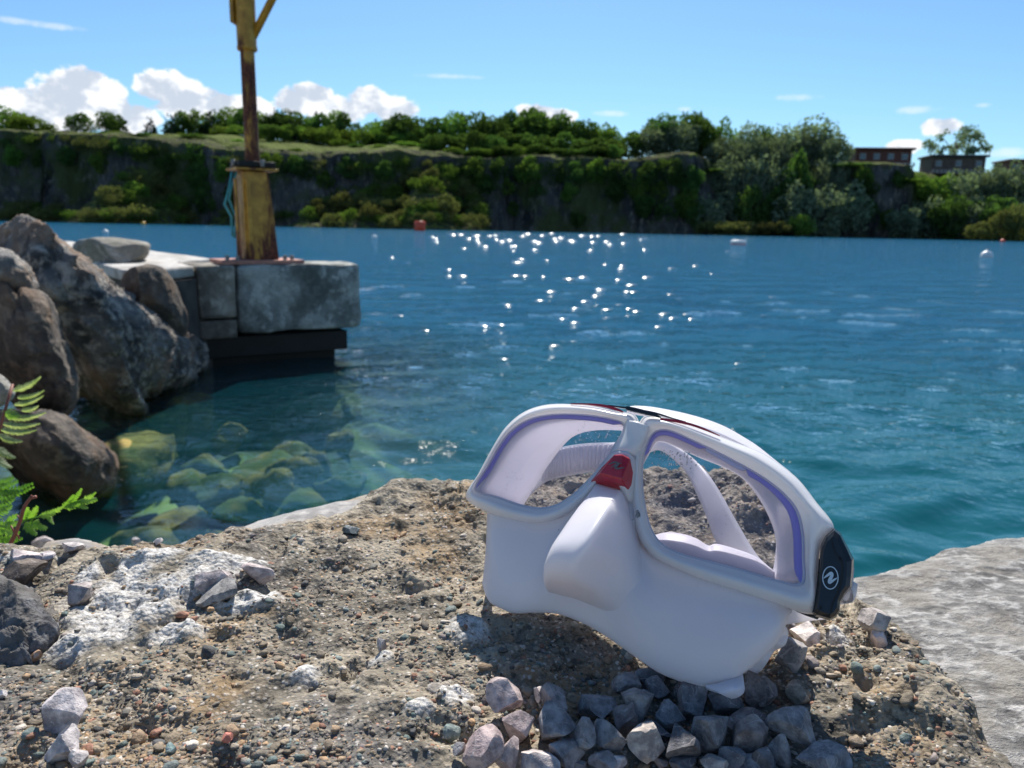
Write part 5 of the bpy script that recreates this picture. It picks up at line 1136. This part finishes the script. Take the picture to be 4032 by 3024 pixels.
# ------------------------------------------------------------------ diving mask
def d0(x, y): return 1/(1.1131+0.000441*np.asarray(x, float)+0.000292*np.asarray(y, float))
def mp(pts, off=0.0):
    """points (x, y, extra depth) in photograph pixels -> places on or behind the plane of the mask"""
    P = np.array([(p[0], p[1], (p[2] if len(p) > 2 else 0.0)) for p in pts], float); return px(P[:, 0], P[:, 1], d0(P[:, 0], P[:, 1])+P[:, 2]+off)
A = lambda l: [(1800+0.40687*p[0], 1560+0.40687*p[1])+tuple(p[2:]) for p in l]
B = lambda l: [(2400+0.45208*p[0], 1560+0.45208*p[1])+tuple(p[2:]) for p in l]
C = lambda l: [(2600+0.40687*p[0], 2200+0.40687*p[1])+tuple(p[2:]) for p in l]
D = lambda l: [(1800+0.40687*p[0], 2000+0.40687*p[1])+tuple(p[2:]) for p in l]
def mat_silicone(name, col, tr=0.28, rough=0.38):
    t = material(name); n = t.noise(t.pos, 260, 3, 0.6); n2 = t.noise(t.pos, 35, 3)
    c = t.mix(t.step(n2, 0.3, 0.7), tuple(v*0.97 for v in col), col); c = t.mix(t.step(n, 0.70, 0.78, 0, 0.25), c, (0.55, 0.56, 0.6))
    sv = t.new('ShaderNodeSeparateXYZ'); t.put(sv.inputs[0], t.voro(t.pos, 75, 'F1', 1)); c = t.mix(t.math('MULTIPLY', t.step(t.voro(t.pos, 75), 0.045, 0.03), t.step(sv.outputs[0], 0.62, 0.66, 0, 0.8)), c, (0.06, 0.06, 0.06))
    p = t.new('ShaderNodeBsdfPrincipled'); t.put(p.inputs['Base Color'], c); p.inputs['Roughness'].default_value = rough; p.inputs['IOR'].default_value = 1.43
    p.inputs['Coat Weight'].default_value = 0.15; p.inputs['Coat Roughness'].default_value = 0.2
    tl = t.new('ShaderNodeBsdfTranslucent'); tl.inputs[0].default_value = (0.96, 0.93, 0.95, 1)
    mx = t.new('ShaderNodeMixShader'); mx.inputs[0].default_value = tr; t.l.new(p.outputs[0], mx.inputs[1]); t.l.new(tl.outputs[0], mx.inputs[2]); t.l.new(mx.outputs[0], t.out.inputs[0]); return t.m
M_SIL = mat_silicone('white_silicone', (0.90, 0.89, 0.93), 0.46); M_FRAME = mat_silicone('white_frame_plastic', (0.93, 0.92, 0.91), 0.34, 0.2)
M_SEAL = mat_silicone('white_inner_silicone', (0.90, 0.88, 0.94), 0.45)
M_VIOLET = mat_silicone('violet_coating_reflection', (0.33, 0.29, 0.82), 0.35, 0.2); M_VIOLETP = mat_silicone('pale_violet_coating_reflection', (0.62, 0.60, 0.86), 0.3, 0.2)  # violets that stand for the iridescent reflection of the lens coating
def flake(name, col, rough=0.3):
    t = material(name); n = t.noise(t.pos, 3000, 2, 0.7); v = t.noise(t.pos, 300, 3)
    c = t.mix(t.step(n, 0.55, 0.7, 0, 0.5), col, tuple(min(1, q*1.8+0.05) for q in col)); principled(t, t.mix(t.step(v, 0.3, 0.7), tuple(q*0.8 for q in col), c), rough); t.p.inputs['Coat Weight'].default_value = 0.4; return t.m
M_RED = flake('red_plastic', (0.42, 0.008, 0.025)); M_GLOSSBLK = flake('black_gloss_plastic', (0.012, 0.013, 0.014), 0.28); M_PRINT = mat_simple('pale_print', (0.52, 0.62, 0.70), 0.5, 0.03, 50)
M_MATBLK = mat_simple('black_rubber', (0.006, 0.006, 0.006), 0.6, 0.1, 50); M_GREYP = flake('grey_print', (0.13, 0.12, 0.12), 0.4)
mask = empty('diving_mask', [float(v) for v in px(2500, 2500, 0.35)], 'white two-lens diving mask with red nose clip and black strap buckle', 'diving mask')
MO = np.array(mask.location)
def mlink(name, V, F, mat, parent=None, smooth=True, solid=0.0, off=-1, sub=0, bev=0):
    V = np.asarray(V, float)-MO
    me = poly_mesh(name, V, F, smooth) if isinstance(F, list) else mesh_np(name, V, F, smooth)
    o = link(name, me, mat, parent or mask)
    if solid: s_ = o.modifiers.new('solid', 'SOLIDIFY'); s_.thickness = solid; s_.offset = off
    if bev: bevel(o, bev, 3)
    if sub: s_ = o.modifiers.new('sub', 'SUBSURF'); s_.levels = sub; s_.render_levels = sub
    return o
def loft(rings, closed_c=False, closed_r=False):
    return np.concatenate(rings), grid_faces(len(rings), len(rings[0]), closed_c, closed_r)
LI = A([(168, 903), (300, 660), (420, 450), (530, 320), (680, 225), (850, 180), (1050, 168), (1280, 180), (1480, 212), (1612, 262), (1600, 370), (1505, 535), (1340, 740), (1150, 935), (960, 1058), (790, 1088), (600, 1055), (400, 985)])
LO = A([(85, 975), (205, 750), (345, 490), (460, 312), (610, 175), (780, 100), (980, 74), (1280, 92), (1520, 140), (1730, 190), (1760, 400), (1620, 580), (1400, 820), (1235, 1010), (1030, 1165), (790, 1240), (540, 1205), (280, 1120)])
LE = A([(635, 1062), (690, 960), (760, 850), (850, 700), (950, 560), (1030, 460), (1120, 380), (1260, 330), (1450, 315), (1640, 335), (1660, 430), (1560, 580), (1370, 790), (1170, 985), (970, 1105), (830, 1130), (745, 1120), (680, 1095)])
RI = B([(1683, 1640), (1699, 1400), (1690, 1180), (1640, 990), (1530, 850), (1370, 720), (1170, 600), (950, 485), (740, 385), (560, 305), (450, 288), (370, 330), (312, 450), (280, 620), (288, 850), (328, 1070), (385, 1210), (477, 1310), (640, 1385), (900, 1455), (1200, 1535), (1450, 1610)])
RO = B([(1783, 1889), (1812, 1580), (1845, 1290), (1955, 1140), (1800, 920), (1620, 700), (1350, 505), (1090, 400), (830, 300), (620, 230), (430, 180), (290, 185), (205, 380), (188, 600), (185, 850), (212, 1100), (275, 1275), (385, 1405), (560, 1500), (830, 1615), (1162, 1722), (1450, 1810)])
RE = B([(1425, 1560), (1462, 1330), (1450, 1190), (1400, 1050), (1320, 900), (1220, 760), (1110, 665), (950, 590), (760, 515), (570, 425), (470, 390), (400, 400), (340, 490), (272, 640), (280, 860), (312, 1090), (366, 1235), (458, 1345), (620, 1430), (880, 1520), (1180, 1600), (1350, 1640)])
KS = 8
def ringset(I, O, prof):
    i_ = cr(I, KS, True)[:, :2]; o_ = cr(O, KS, True)[:, :2]; out = []
    for t_, dz in prof:
        q = i_+(o_-i_)*t_; out.append(px(q[:, 0], q[:, 1], d0(q[:, 0], q[:, 1])+dz))
    return out
PROF = [(0, 0.010), (0.0, 0.0025), (0.04, 0.0006), (0.13, -0.0002), (0.22, -0.0008), (0.30, -0.0026), (0.42, -0.0040), (0.58, -0.0042), (0.72, -0.0030), (0.86, -0.0010), (0.96, 0.0015), (1.0, 0.0045), (1.0, 0.0095), (0.93, 0.0125), (0.5, 0.0125)]
for I, O in ((LI, LO), (RI, RO)):
    V, F = loft(ringset(I, O, PROF), True, True); mlink('frame', V, F[:, ::-1], M_FRAME)
def wall_depth(t_): return 0.003+0.034*t_
for I, E, key in ((LI, LE, 'l'), (RI, RE, 'r')):
    prof = [(0, 0.003), (0.06, 0.0045), (0.2, 0.008), (0.4, 0.015), (0.58, 0.021), (0.62, 0.0225), (0.66, 0.025), (0.85, 0.033), (1.0, 0.040)]
    V, F = loft(ringset(I, E, prof), True); mlink('inner_wall', V, F, M_SEAL, solid=0.0014, off=0)
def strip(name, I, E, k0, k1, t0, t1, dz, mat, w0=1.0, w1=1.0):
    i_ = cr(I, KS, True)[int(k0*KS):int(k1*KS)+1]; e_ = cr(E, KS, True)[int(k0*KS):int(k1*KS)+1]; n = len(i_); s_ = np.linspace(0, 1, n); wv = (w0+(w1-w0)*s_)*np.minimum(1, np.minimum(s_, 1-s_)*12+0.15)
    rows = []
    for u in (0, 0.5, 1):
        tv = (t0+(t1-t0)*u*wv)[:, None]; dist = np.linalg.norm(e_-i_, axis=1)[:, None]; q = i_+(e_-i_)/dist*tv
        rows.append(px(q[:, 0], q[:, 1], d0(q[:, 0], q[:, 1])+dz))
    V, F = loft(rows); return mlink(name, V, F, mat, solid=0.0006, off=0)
# strip offsets are in photograph pixels measured in from the frame edge
strip('coating_reflection', LI, LE, 0.05, 8.95, 3, 23, 0.0035, M_VIOLET)  # coating reflection painted as thin solid bands inside each lens
strip('coating_reflection', LI, LE, 0.3, 9.0, 0.2, 6, 0.0030, M_VIOLETP)
strip('coating_reflection', RI, RE, 0.1, 5.9, 3, 52, 0.0040, M_VIOLET, 0.9, 0.65)
strip('coating_reflection', RI, RE, 5.8, 7.7, 5, 28, 0.0040, M_VIOLETP, 0.9, 0.9)
strip('coating_reflection', RI, RE, 7.6, 12.4, 5, 28, 0.0035, M_VIOLET, 1.0, 0.7)
strip('coating_reflection', RI, RE, 0.0, 12.0, 0.5, 6, 0.0030, M_VIOLETP)
def mat_lens():
    t = material('lens_glass'); n = t.noise(t.pos, 70, 5, 0.7, 1.0); n2 = t.noise(t.pos, 900, 3, 0.7)
    fr_ = t.new('ShaderNodeFresnel', i_IOR=1.45); g = t.new('ShaderNodeBsdfGlossy'); g.inputs['Roughness'].default_value = 0.02; g.inputs[0].default_value = (0.85, 0.8, 1, 1)
    tr = t.new('ShaderNodeBsdfTransparent'); tr.inputs[0].default_value = (0.76, 0.76, 0.83, 1)
    df = t.new('ShaderNodeBsdfDiffuse'); df.inputs[0].default_value = (0.7, 0.7, 0.85, 1)
    m1 = t.new('ShaderNodeMixShader'); t.put(m1.inputs[0], t.math('ADD', 0.03, t.math('MULTIPLY', t.math('MULTIPLY', t.step(n, 0.55, 0.75), t.step(n2, 0.45, 0.65)), 0.30))); t.l.new(tr.outputs[0], m1.inputs[1]); t.l.new(df.outputs[0], m1.inputs[2])
    m2 = t.new('ShaderNodeMixShader'); t.put(m2.inputs[0], t.math('MULTIPLY', fr_, 1.5, clamp=True)); t.l.new(m1.outputs[0], m2.inputs[1]); t.l.new(g.outputs[0], m2.inputs[2]); t.l.new(m2.outputs[0], t.out.inputs[0]); return t.m
M_LENS = mat_lens()
for I in (LI, RI):
    i_ = cr(I, KS, True)[:, :2]; c = i_.mean(0); rows = [px(*(c+(i_-c)*s_).T, d0(*(c+(i_-c)*s_).T)+0.0052) for s_ in (1.004, 0.6, 0.001)]
    V, F = loft(rows, True); mlink('lens', V, F, M_LENS)
# bridge bar between the lenses
def patch(name, rows, mat, parent=None, solid=0.002, off=1, k=5, smooth=True, kc=None, firm=False):
    """rows of (x, y, extra depth) control points -> smooth surface"""
    Rr = np.array([[(p[0], p[1], p[2] if len(p) > 2 else 0.0) for p in r_] for r_ in rows], float)
    if firm:
        def lin(r_):
            m_ = 9; out = [r_[i]*(1-j/m_)+r_[i+1]*j/m_ for i in range(len(r_)-1) for j in range(m_)]+[r_[-1]]; out = np.array(out)
            for _ in range(2): out[1:-1] = out[1:-1]*0.5+(out[:-2]+out[2:])*0.25
            return out
        Rc = np.array([lin(r_) for r_ in Rr])
    else: Rc = np.array([cr(r_, kc or k) for r_ in Rr])
    Rc = Rc; G = np.stack([cr(Rc[:, j], k) for j in range(Rc.shape[1])], 1)
    nr_, nc_ = G.shape[:2]; f_ = G.reshape(-1, 3); V = px(f_[:, 0], f_[:, 1], d0(f_[:, 0], f_[:, 1])+f_[:, 2])
    return mlink(name, V, grid_faces(nr_, nc_)[:, ::-1], mat, parent, smooth, solid, -1)
patch('bridge', [A([(1640, 205, 0.004), (1655, 228, -0.005), (1750, 248, -0.0065), (1850, 290, -0.005), (1880, 290, 0.004)]),
                 A([(1585, 360, 0.004), (1605, 362, -0.0055), (1700, 385, -0.0075), (1800, 420, -0.0055), (1835, 430, 0.004)]),
                 A([(1515, 470, 0.004), (1535, 490, -0.006), (1620, 520, -0.009), (1725, 548, -0.006), (1790, 560, 0.004)]),
                 A([(1470, 560, 0.004), (1490, 560, -0.004), (1600, 550, -0.006), (1700, 590, -0.004), (1775, 640, 0.004)])], M_FRAME, solid=0.003)
# nose bracket under the clip
patch('clip_seat', [A([(1480, 545, -0.003), (1540, 525, -0.0075), (1640, 535, -0.009), (1710, 590, -0.0065), (1750, 640, 0.0)]),
                    A([(1380, 690, -0.002), (1420, 700, -0.007), (1580, 720, -0.010), (1700, 760, -0.0065), (1745, 800, 0.0)]),
                    A([(1285, 835, 0.0), (1370, 790, -0.006), (1590, 850, -0.0095), (1665, 950, -0.006), (1730, 980, 0.0)]),
                    A([(1300, 870, 0.002), (1380, 835, -0.002), (1560, 890, -0.005), (1650, 1010, -0.003), (1710, 1040, 0.002)])], M_FRAME, solid=0.003)
def plate(name, front, th, mat, parent=None, bev=0.0006, sub=0):
    """front: polygon of (x, y, extra depth); given a real thickness th"""
    Vf = mp(front); Vb = mp([(p[0], p[1], (p[2] if len(p) > 2 else 0)+th) for p in front]); n = len(front)
    F = [tuple(range(n)), tuple(range(2*n-1, n-1, -1))]+[(i, n+i, n+(i+1) % n, (i+1) % n) for i in range(n)]
    return mlink(name, np.concatenate([Vf, Vb]), F, mat, parent, False, bev=bev)
clipV = A([(1520, 566, -0.0118), (1600, 563, -0.0128), (1672, 600, -0.0120), (1592, 806, -0.0150), (1378, 748, -0.0115), (1702, 740, -0.0070), (1690, 840, -0.0065), (1664, 936, -0.0060), (1288, 832, -0.0035), (1400, 690, -0.0080)])
Vf = mp(clipV); Vb = mp([(p[0], p[1], -0.002) for p in clipV])
mlink('nose_clip', np.concatenate([Vf, Vb]), [(0, 4, 3, 1), (1, 3, 2), (2, 3, 7, 6, 5), (0, 9, 8, 4), (8, 18, 17, 7, 3, 4), (10, 0, 1, 11), (11, 1, 2, 12), (12, 2, 5, 15), (15, 5, 6, 16), (16, 6, 7, 17), (19, 9, 0, 10), (18, 8, 9, 19)], M_RED, None, False, bev=0.0007)
def ribbon(name, pts, wd, mat, parent, th=0.0003, closed=False, k=6):
    """flat raised line; pts (x, y, extra depth), wd in photograph pixels (may vary)"""
    P = cr([(p[0], p[1], p[2]) for p in pts], k, closed); n = len(P); wd = np.interp(np.linspace(0, 1, n), np.linspace(0, 1, len(wd)), wd) if hasattr(wd, '__len__') else np.full(n, wd)
    T = (np.roll(P, -1, 0)-np.roll(P, 1, 0)) if closed else np.gradient(P, axis=0); T = T[:, :2]/np.linalg.norm(T[:, :2], axis=1)[:, None]; Nn = np.stack([-T[:, 1], T[:, 0]], -1)
    rows = []
    for s_ in (-1, 1):
        q = P.copy(); q[:, :2] += Nn*s_*wd[:, None]/2; rows.append(px(q[:, 0], q[:, 1], d0(q[:, 0], q[:, 1])+q[:, 2]))
    V = np.concatenate(rows); F = [(i, (i+1) % n, n+(i+1) % n, n+i) for i in range(n if closed else n-1)]
    return mlink(name, V, F, mat, parent, False, solid=th, off=0)
def a3(l, dz): return [(p[0], p[1], dz) for p in A([q[:2] for q in l])]
ribbon('emblem', [(p[0], p[1], -0.0140) for p in A([(1465, 660), (1520, 640), (1560, 655), (1530, 690), (1560, 700), (1620, 690)])], [2, 7, 8, 9, 7, 2], M_GREYP, None)
ribbon('emblem', [(p[0], p[1], -0.0139) for p in A([(1490, 690), (1530, 665), (1590, 650)])], [2, 5, 2], M_GREYP, None)
# nose pocket
nose = [
 [(2352, 1900, 0.012), (2349, 1904, -0.004), (2436, 1930, -0.007), (2460, 1930, -0.003), (2482, 1935, 0.006)],
 [(2310, 1965, 0.010), (2303, 1962, -0.014), (2412, 1968, -0.018), (2456, 1985, -0.008), (2492, 2000, 0.005)],
 [(2268, 2030, 0.006), (2256, 2022, -0.025), (2388, 2004, -0.029), (2452, 2035, -0.013), (2505, 2070, 0.004)],
 [(2220, 2100, 0.003), (2207, 2093, -0.036), (2349, 2072, -0.039), (2440, 2110, -0.018), (2525, 2150, 0.003)],
 [(2180, 2165, 0.001), (2166, 2157, -0.043), (2302, 2150, -0.046), (2420, 2190, -0.022), (2550, 2235, 0.003)],
 [(2156, 2230, 0.001), (2140, 2230, -0.042), (2268, 2222, -0.046), (2410, 2262, -0.016), (2580, 2330, 0.001)],
 [(2152, 2285, 0.001), (2138, 2286, -0.033), (2262, 2290, -0.038), (2405, 2325, -0.0125), (2580, 2400, 0.001)],
 [(2160, 2325, 0.002), (2150, 2320, -0.014), (2262, 2336, -0.019), (2395, 2376, -0.0095), (2560, 2460, 0.001)],
 [(2180, 2350, 0.004), (2172, 2345, 0.003), (2268, 2366, 0.000), (2380, 2415, -0.005), (2500, 2490, 0.002)]]
# rows refined with firm ridges: repeat the ridge columns
nose2 = nose
npk = patch('nose_pocket', nose2, M_SIL, solid=0.0018, k=5, firm=True)
for i in range(4):
    y0 = 2095+i*32; ribbon('ridge', [(2345-i*22, y0-12, -0.0375-0.002*i+0.0006), (2385-i*18, y0+10, -0.0300-0.0015*i+0.001), (2425-i*14, y0+32, -0.0205-0.001*i)], [1.5, 3.5, 1], M_SIL, npk, th=0.0007)
# skirt below and behind the frame
SK_T = [(1918, 2010), (1940, 2022), (2003, 2045), (2085, 2057), (2166, 2050), (2240, 2020), (2330, 1900), (2420, 1885), (2495, 1940), (2508, 2120), (2560, 2200), (2655, 2244), (2763, 2285), (2925, 2335), (3048, 2372), (3117, 2395)]
SK_B = [(1899, 2300), (1912, 2340), (1934, 2374), (1975, 2395), (2028, 2413), (2100, 2411), (2195, 2415), (2305, 2456), (2400, 2512), (2492, 2578), (2600, 2650), (2722, 2694), (2800, 2698), (2925, 2652), (3060, 2530), (3115, 2400)]
nT = len(SK_T)
rowsS = []
bul = np.sin(np.linspace(0, math.pi, nT))**0.5
side = np.array([1.0]+[0.35]+[0.0]*(nT-4)+[0.2, 1.0])
for u, bz, dzs in ((-0.06, 0.006, 0), (0.0, 0.001, 0), (0.12, -0.001, 0), (0.35, -0.006, 0), (0.6, -0.008, 0), (0.82, -0.0065, 0), (0.95, -0.0035, 0), (1.0, 0.0, 0), (1.0, 0.006, 0), (0.975, 0.012, 0), (0.93, 0.016, 0)):
    row_ = []
    for i in range(nT):
        t0_, b0_ = SK_T[i], SK_B[i]; x = t0_[0]+(b0_[0]-t0_[0])*u; y = t0_[1]+(b0_[1]-t0_[1])*u
        if i in (0, 1): x += -(8 if i == 0 else 3)*math.sin(min(max(u, 0), 1)*math.pi)*-0.5
        if i == nT-1: x += 0
        row_.append((x, y, bz*(0.25+0.75*bul[i])+side[i]*0.010))
    rowsS.append(row_)
skirt = patch('skirt', rowsS, M_SIL, solid=0.0018, k=5, kc=7)
# sides and forehead of the skirt wrap behind the frame
patch('skirt_side', [[(1930, 2022, 0.008), (1916, 2150, 0.008), (1904, 2290, 0.008), (1935, 2370, 0.008)], [(1938, 2010, 0.03), (1925, 2120, 0.03), (1915, 2250, 0.03), (1930, 2300, 0.03)], [(1960, 1990, 0.055), (1945, 2080, 0.055), (1940, 2180, 0.055), (1950, 2215, 0.055)]], M_SIL, solid=0.0015)
patch('forehead_skirt', [B([(150, 150, 0.010), (300, 175, 0.010), (440, 200, 0.010), (700, 262, 0.010), (950, 350, 0.010), (1200, 470, 0.010), (1400, 570, 0.010), (1560, 680, 0.010)]),
                         B([(180, 112, 0.022), (260, 110, 0.022), (420, 128, 0.022), (700, 188, 0.022), (950, 270, 0.022), (1150, 375, 0.022), (1290, 465, 0.022), (1420, 580, 0.022)]),
                         B([(180, 118, 0.040), (280, 116, 0.040), (430, 134, 0.040), (710, 196, 0.040), (955, 280, 0.040), (1140, 385, 0.040), (1270, 480, 0.040), (1400, 600, 0.040)])], M_SIL, solid=0.0014)
patch('seal', [B([(340, 1200, 0.034), (400, 1206, 0.034), (500, 1186, 0.034), (640, 1200, 0.034), (760, 1240, 0.034), (860, 1300, 0.034), (930, 1285, 0.034), (1100, 1330, 0.034), (1280, 1400, 0.034), (1440, 1530, 0.034)]),
               B([(330, 1290, 0.022), (420, 1300, 0.022), (520, 1310, 0.022), (640, 1340, 0.022), (760, 1380, 0.022), (860, 1410, 0.022), (950, 1430, 0.022), (1120, 1480, 0.022), (1300, 1540, 0.022), (1440, 1600, 0.022)]),
               B([(330, 1420, 0.008), (430, 1440, 0.008), (540, 1480, 0.008), (650, 1510, 0.008), (760, 1540, 0.008), (870, 1560, 0.008), (960, 1590, 0.008), (1130, 1640, 0.008), (1310, 1680, 0.008), (1450, 1720, 0.008)])], M_SEAL, solid=0.0014)
# strap behind
SKEY = [A([(330, 700), (450, 1000)])+[.435], A([(600, 620), (650, 985)])+[.450], A([(850, 560), (830, 838)])+[.460], A([(1000, 497), (1000, 782)])+[.465], A([(1250, 458), (1250, 737)])+[.465], A([(1550, 450), (1450, 700)])+[.460],
        B([(300, 385), (310, 500)])+[.452], B([(470, 392), (450, 470)])+[.445], B([(620, 462), (600, 580)])+[.435], B([(760, 570), (700, 705)])+[.425], B([(880, 705), (775, 865)])+[.412], B([(1000, 900), (855, 1060)])+[.400], B([(1110, 1100), (938, 1278)])+[.390], B([(1285, 1395), (1090, 1480)])+[.376], B([(1440, 1540), (1250, 1640)])+[.366], B([(1700, 1760), (1500, 1880)])+[.352]]
K = cr([[k[0][0], k[0][1], k[1][0], k[1][1], k[2]] for k in SKEY], 12)
rows = [px(K[:, 0]+(K[:, 2]-K[:, 0])*u, K[:, 1]+(K[:, 3]-K[:, 1])*u, K[:, 4]-0.001*math.sin(u*math.pi)) for u in np.linspace(0, 1, 6)]
V, F = loft(rows); strap = mlink('strap', V, F, M_SIL, solid=0.002, off=0)
ribV = None
for i in range(19):
    kf = (2.0+i*0.165)*12; j = int(kf)
    if j+1 >= len(K): break
    f_ = kf-j; q = K[j]*(1-f_)+K[j+1]*f_
    a_ = px(q[0]+(q[2]-q[0])*0.05, q[1]+(q[3]-q[1])*0.05, q[4]-0.0016); b_ = px(q[0]+(q[2]-q[0])*0.95, q[1]+(q[3]-q[1])*0.95, q[4]-0.0016)
    V, F = tube_np([a_, a_*0.97+b_*0.03, a_*0.03+b_*0.97, b_], [0.0005, 0.0013, 0.0013, 0.0005], 8); mlink('rib', V, F, M_SIL, strap)
# strap tail and folds by the buckle
patch('strap_tail', [C([(1180, 470, 0.014), (1300, 480, 0.014), (1480, 530, 0.014), (1620, 560, 0.018)]), C([(1200, 640, 0.018), (1300, 625, 0.018), (1480, 598, 0.018), (1640, 585, 0.02)])], M_SIL, solid=0.0018)
patch('strap_tail', [C([(1700, 0, 0.012), (1868, 60, 0.012), (1858, 230, 0.012)]), C([(1700, 200, 0.012), (1850, 300, 0.012), (1838, 360, 0.012)]), C([(1680, 440, 0.014), (1790, 440, 0.014), (1800, 420, 0.014)])], M_SIL, solid=0.0018)
fold = [[(1225, 672, 0.020), (1242, 735, 0.020), (1205, 840, 0.021)], [(1080, 880, 0.020), (1120, 905, 0.020), (1100, 930, 0.02)]]
FK = [((1226, 668), (1140, 700)), ((1240, 735), (1120, 760)), ((1205, 838), (1060, 800)), ((1100, 900), (1000, 860)), ((1038, 1000), (930, 940)), ((945, 1108), (860, 1020)), ((800, 1108), (760, 1040))]
patch('ribbed_tail', [C([(a[0], a[1], 0.016+0.003*(i % 2)) for i, (a, b) in enumerate(FK)]), C([(b[0], b[1], 0.012+0.003*(i % 2)) for i, (a, b) in enumerate(FK)])], M_SIL, solid=0.0018, k=4)
# drain tab under the skirt
TO = -0.004
patch('tab', [C([(430, 1222, 0.001+TO), (560, 1200, 0.001+TO), (690, 1150, 0.004+TO), (795, 1090, 0.008+TO)]), C([(520, 1270, -0.003+TO), (610, 1240, -0.004+TO), (710, 1215, -0.003+TO), (812, 1205, 0.002+TO)]), C([(600, 1318, -0.005+TO), (660, 1290, -0.006+TO), (740, 1262, -0.005+TO), (818, 1265, 0.001+TO)]), C([(690, 1358, -0.002+TO), (730, 1350, -0.002+TO), (775, 1330, -0.002+TO), (808, 1300, 0.0+TO)])], M_SEAL, solid=0.002, k=6)
# black buckle
BO = B([(1958, 1148), (2012, 1190), (2070, 1300), (2128, 1422), (2122, 1540)])+C([(1872, 0), (1862, 180), (1852, 275), (1790, 345), (1745, 430), (1738, 510), (1690, 572), (1640, 598), (1500, 560), (1468, 528), (1480, 470), (1512, 300), (1522, 120)])+B([(1815, 1560), (1838, 1300), (1880, 1215)])
n = len(BO); cB = np.mean(np.array(BO), 0)
def shrink(l, s_, dx=0): return [((p[0]-cB[0])*s_+cB[0]+dx, (p[1]-cB[1])*(s_*0.5+0.5)+cB[1]) for p in l]
r0_ = mp([(p[0], p[1], 0.014) for p in BO]); r1_ = mp([(p[0], p[1], 0.0005) for p in BO]); r2_ = mp([(p[0], p[1], -0.0035) for p in shrink(BO, 0.90)]); r3_ = mp([(p[0], p[1], -0.0045) for p in shrink(BO, 0.70, -4)])
V = np.concatenate([r0_, r1_, r2_, r3_]); F = [tuple(f[::-1]) for f in grid_faces(4, n, close_c=True)]+[tuple(range(3*n, 4*n))]+[tuple(range(n))[::-1]]
bk = mlink('buckle', V, F, M_GLOSSBLK, None, False, bev=0.0006)
ribbon('groove', [(p[0], p[1], -0.0048) for p in B([(1935, 1250), (1955, 1340), (2010, 1430)])+C([(1735, -20), (1760, 60), (1752, 200), (1715, 330), (1665, 430), (1640, 550)])], [3, 5, 6, 6, 7, 7, 5], M_MATBLK, bk, th=0.0005)
ribbon('groove', [(p[0], p[1], -0.0030) for p in C([(1540, 0), (1530, 150), (1515, 300), (1500, 420), (1485, 520)])], [5, 5, 5, 7, 9], M_MATBLK, bk, th=0.0006)
ribbon('catch', [(p[0], p[1], -0.0052) for p in C([(1548, 455), (1540, 490)])], [6, 6], M_MATBLK, bk, th=0.0006)
LZ = -0.0053
ribbon('logo_ring', [(p[0], p[1], LZ) for p in C([(1646+74*math.sin(a), 185-108*math.cos(a)) for a in np.linspace(0, 2*np.pi, 16, endpoint=False)])], 3.6, M_PRINT, bk, closed=True)
ribbon('logo_wave', [(p[0], p[1], LZ) for p in C([(1580, 190), (1612, 165), (1652, 140), (1660, 165), (1640, 205), (1640, 230), (1680, 205), (1712, 185)])], [2, 8, 12, 13, 13, 12, 8, 2], M_PRINT, bk)
patch('buckle_foot', [C([(1300, 490, 0.010), (1400, 530, 0.010), (1480, 560, 0.008)]), C([(1310, 505, 0.010), (1400, 548, 0.010), (1520, 590, 0.008)])], M_GLOSSBLK, solid=0.0015)
# coloured insets along the top of the frame
def inset(name, pts, wd, mat, th=0.0008): return ribbon(name, pts, wd, mat, None, th=th)
inset('red_inset', a3([(1100, 76), (1250, 78), (1400, 92), (1520, 120), (1605, 152)], -0.0010), [3, 6, 10, 11, 5], M_RED)
inset('black_inset', a3([(1640, 118), (1720, 135), (1850, 168), (1965, 205)], -0.0030), [14, 17, 16, 8], M_GLOSSBLK, 0.002)
inset('black_inset', [(p[0], p[1], 0.0015) for p in B([(-10, 80), (60, 92), (200, 112), (400, 150), (550, 195), (665, 224)])], [3, 6, 8, 8, 5, 2], M_GLOSSBLK, 0.001)
inset('red_inset', [(p[0], p[1], -0.0022) for p in B([(445, 200), (560, 215), (700, 245), (830, 290), (960, 345)])], [9, 10, 9, 8, 3], M_RED)
def dset(name, pts, rad, mat, parent):
    V0, F0 = ICO[2]; Vs, Fs = [], []
    for i, (p, r_) in enumerate(zip(mp(pts), rad)): Vs.append(p+V0*r_*np.array([1, 0.6, 1.1])); Fs.append(F0+i*len(V0))
    return tag(mlink(name, np.concatenate(Vs), np.concatenate(Fs), mat, parent), kind='stuff')
t = material('water_drop'); principled(t, (0.9, 0.93, 0.96), 0.03); t.p.inputs['Transmission Weight'].default_value = 0.85; t.p.inputs['IOR'].default_value = 1.33; M_DROP = t.m
rd = np.random.default_rng(8)
pts = [(p[0], p[1], 0.0042) for p in B([(rd.uniform(330, 620)+i*2.2, rd.uniform(440, 560)+abs(rd.normal(0, 25))+i*0.6) for i in range(90)])]+[(p[0], p[1], 0.0042) for p in A([(rd.uniform(1100, 1550), 330+abs(rd.normal(0, 60))) for i in range(30)])]+[(p[0], p[1], -0.0045) for p in A([(1745, 1120), (1752, 1150), (1700, 1200), (1740, 1160)])]
dset('water_drops', pts, list(rd.uniform(0.00015, 0.00045, 120))+[0.0008, 0.0011, 0.0006, 0.0009], M_DROP, None)
print('faces', sum(len(o.data.polygons) for o in scene.objects if o.type == 'MESH'))
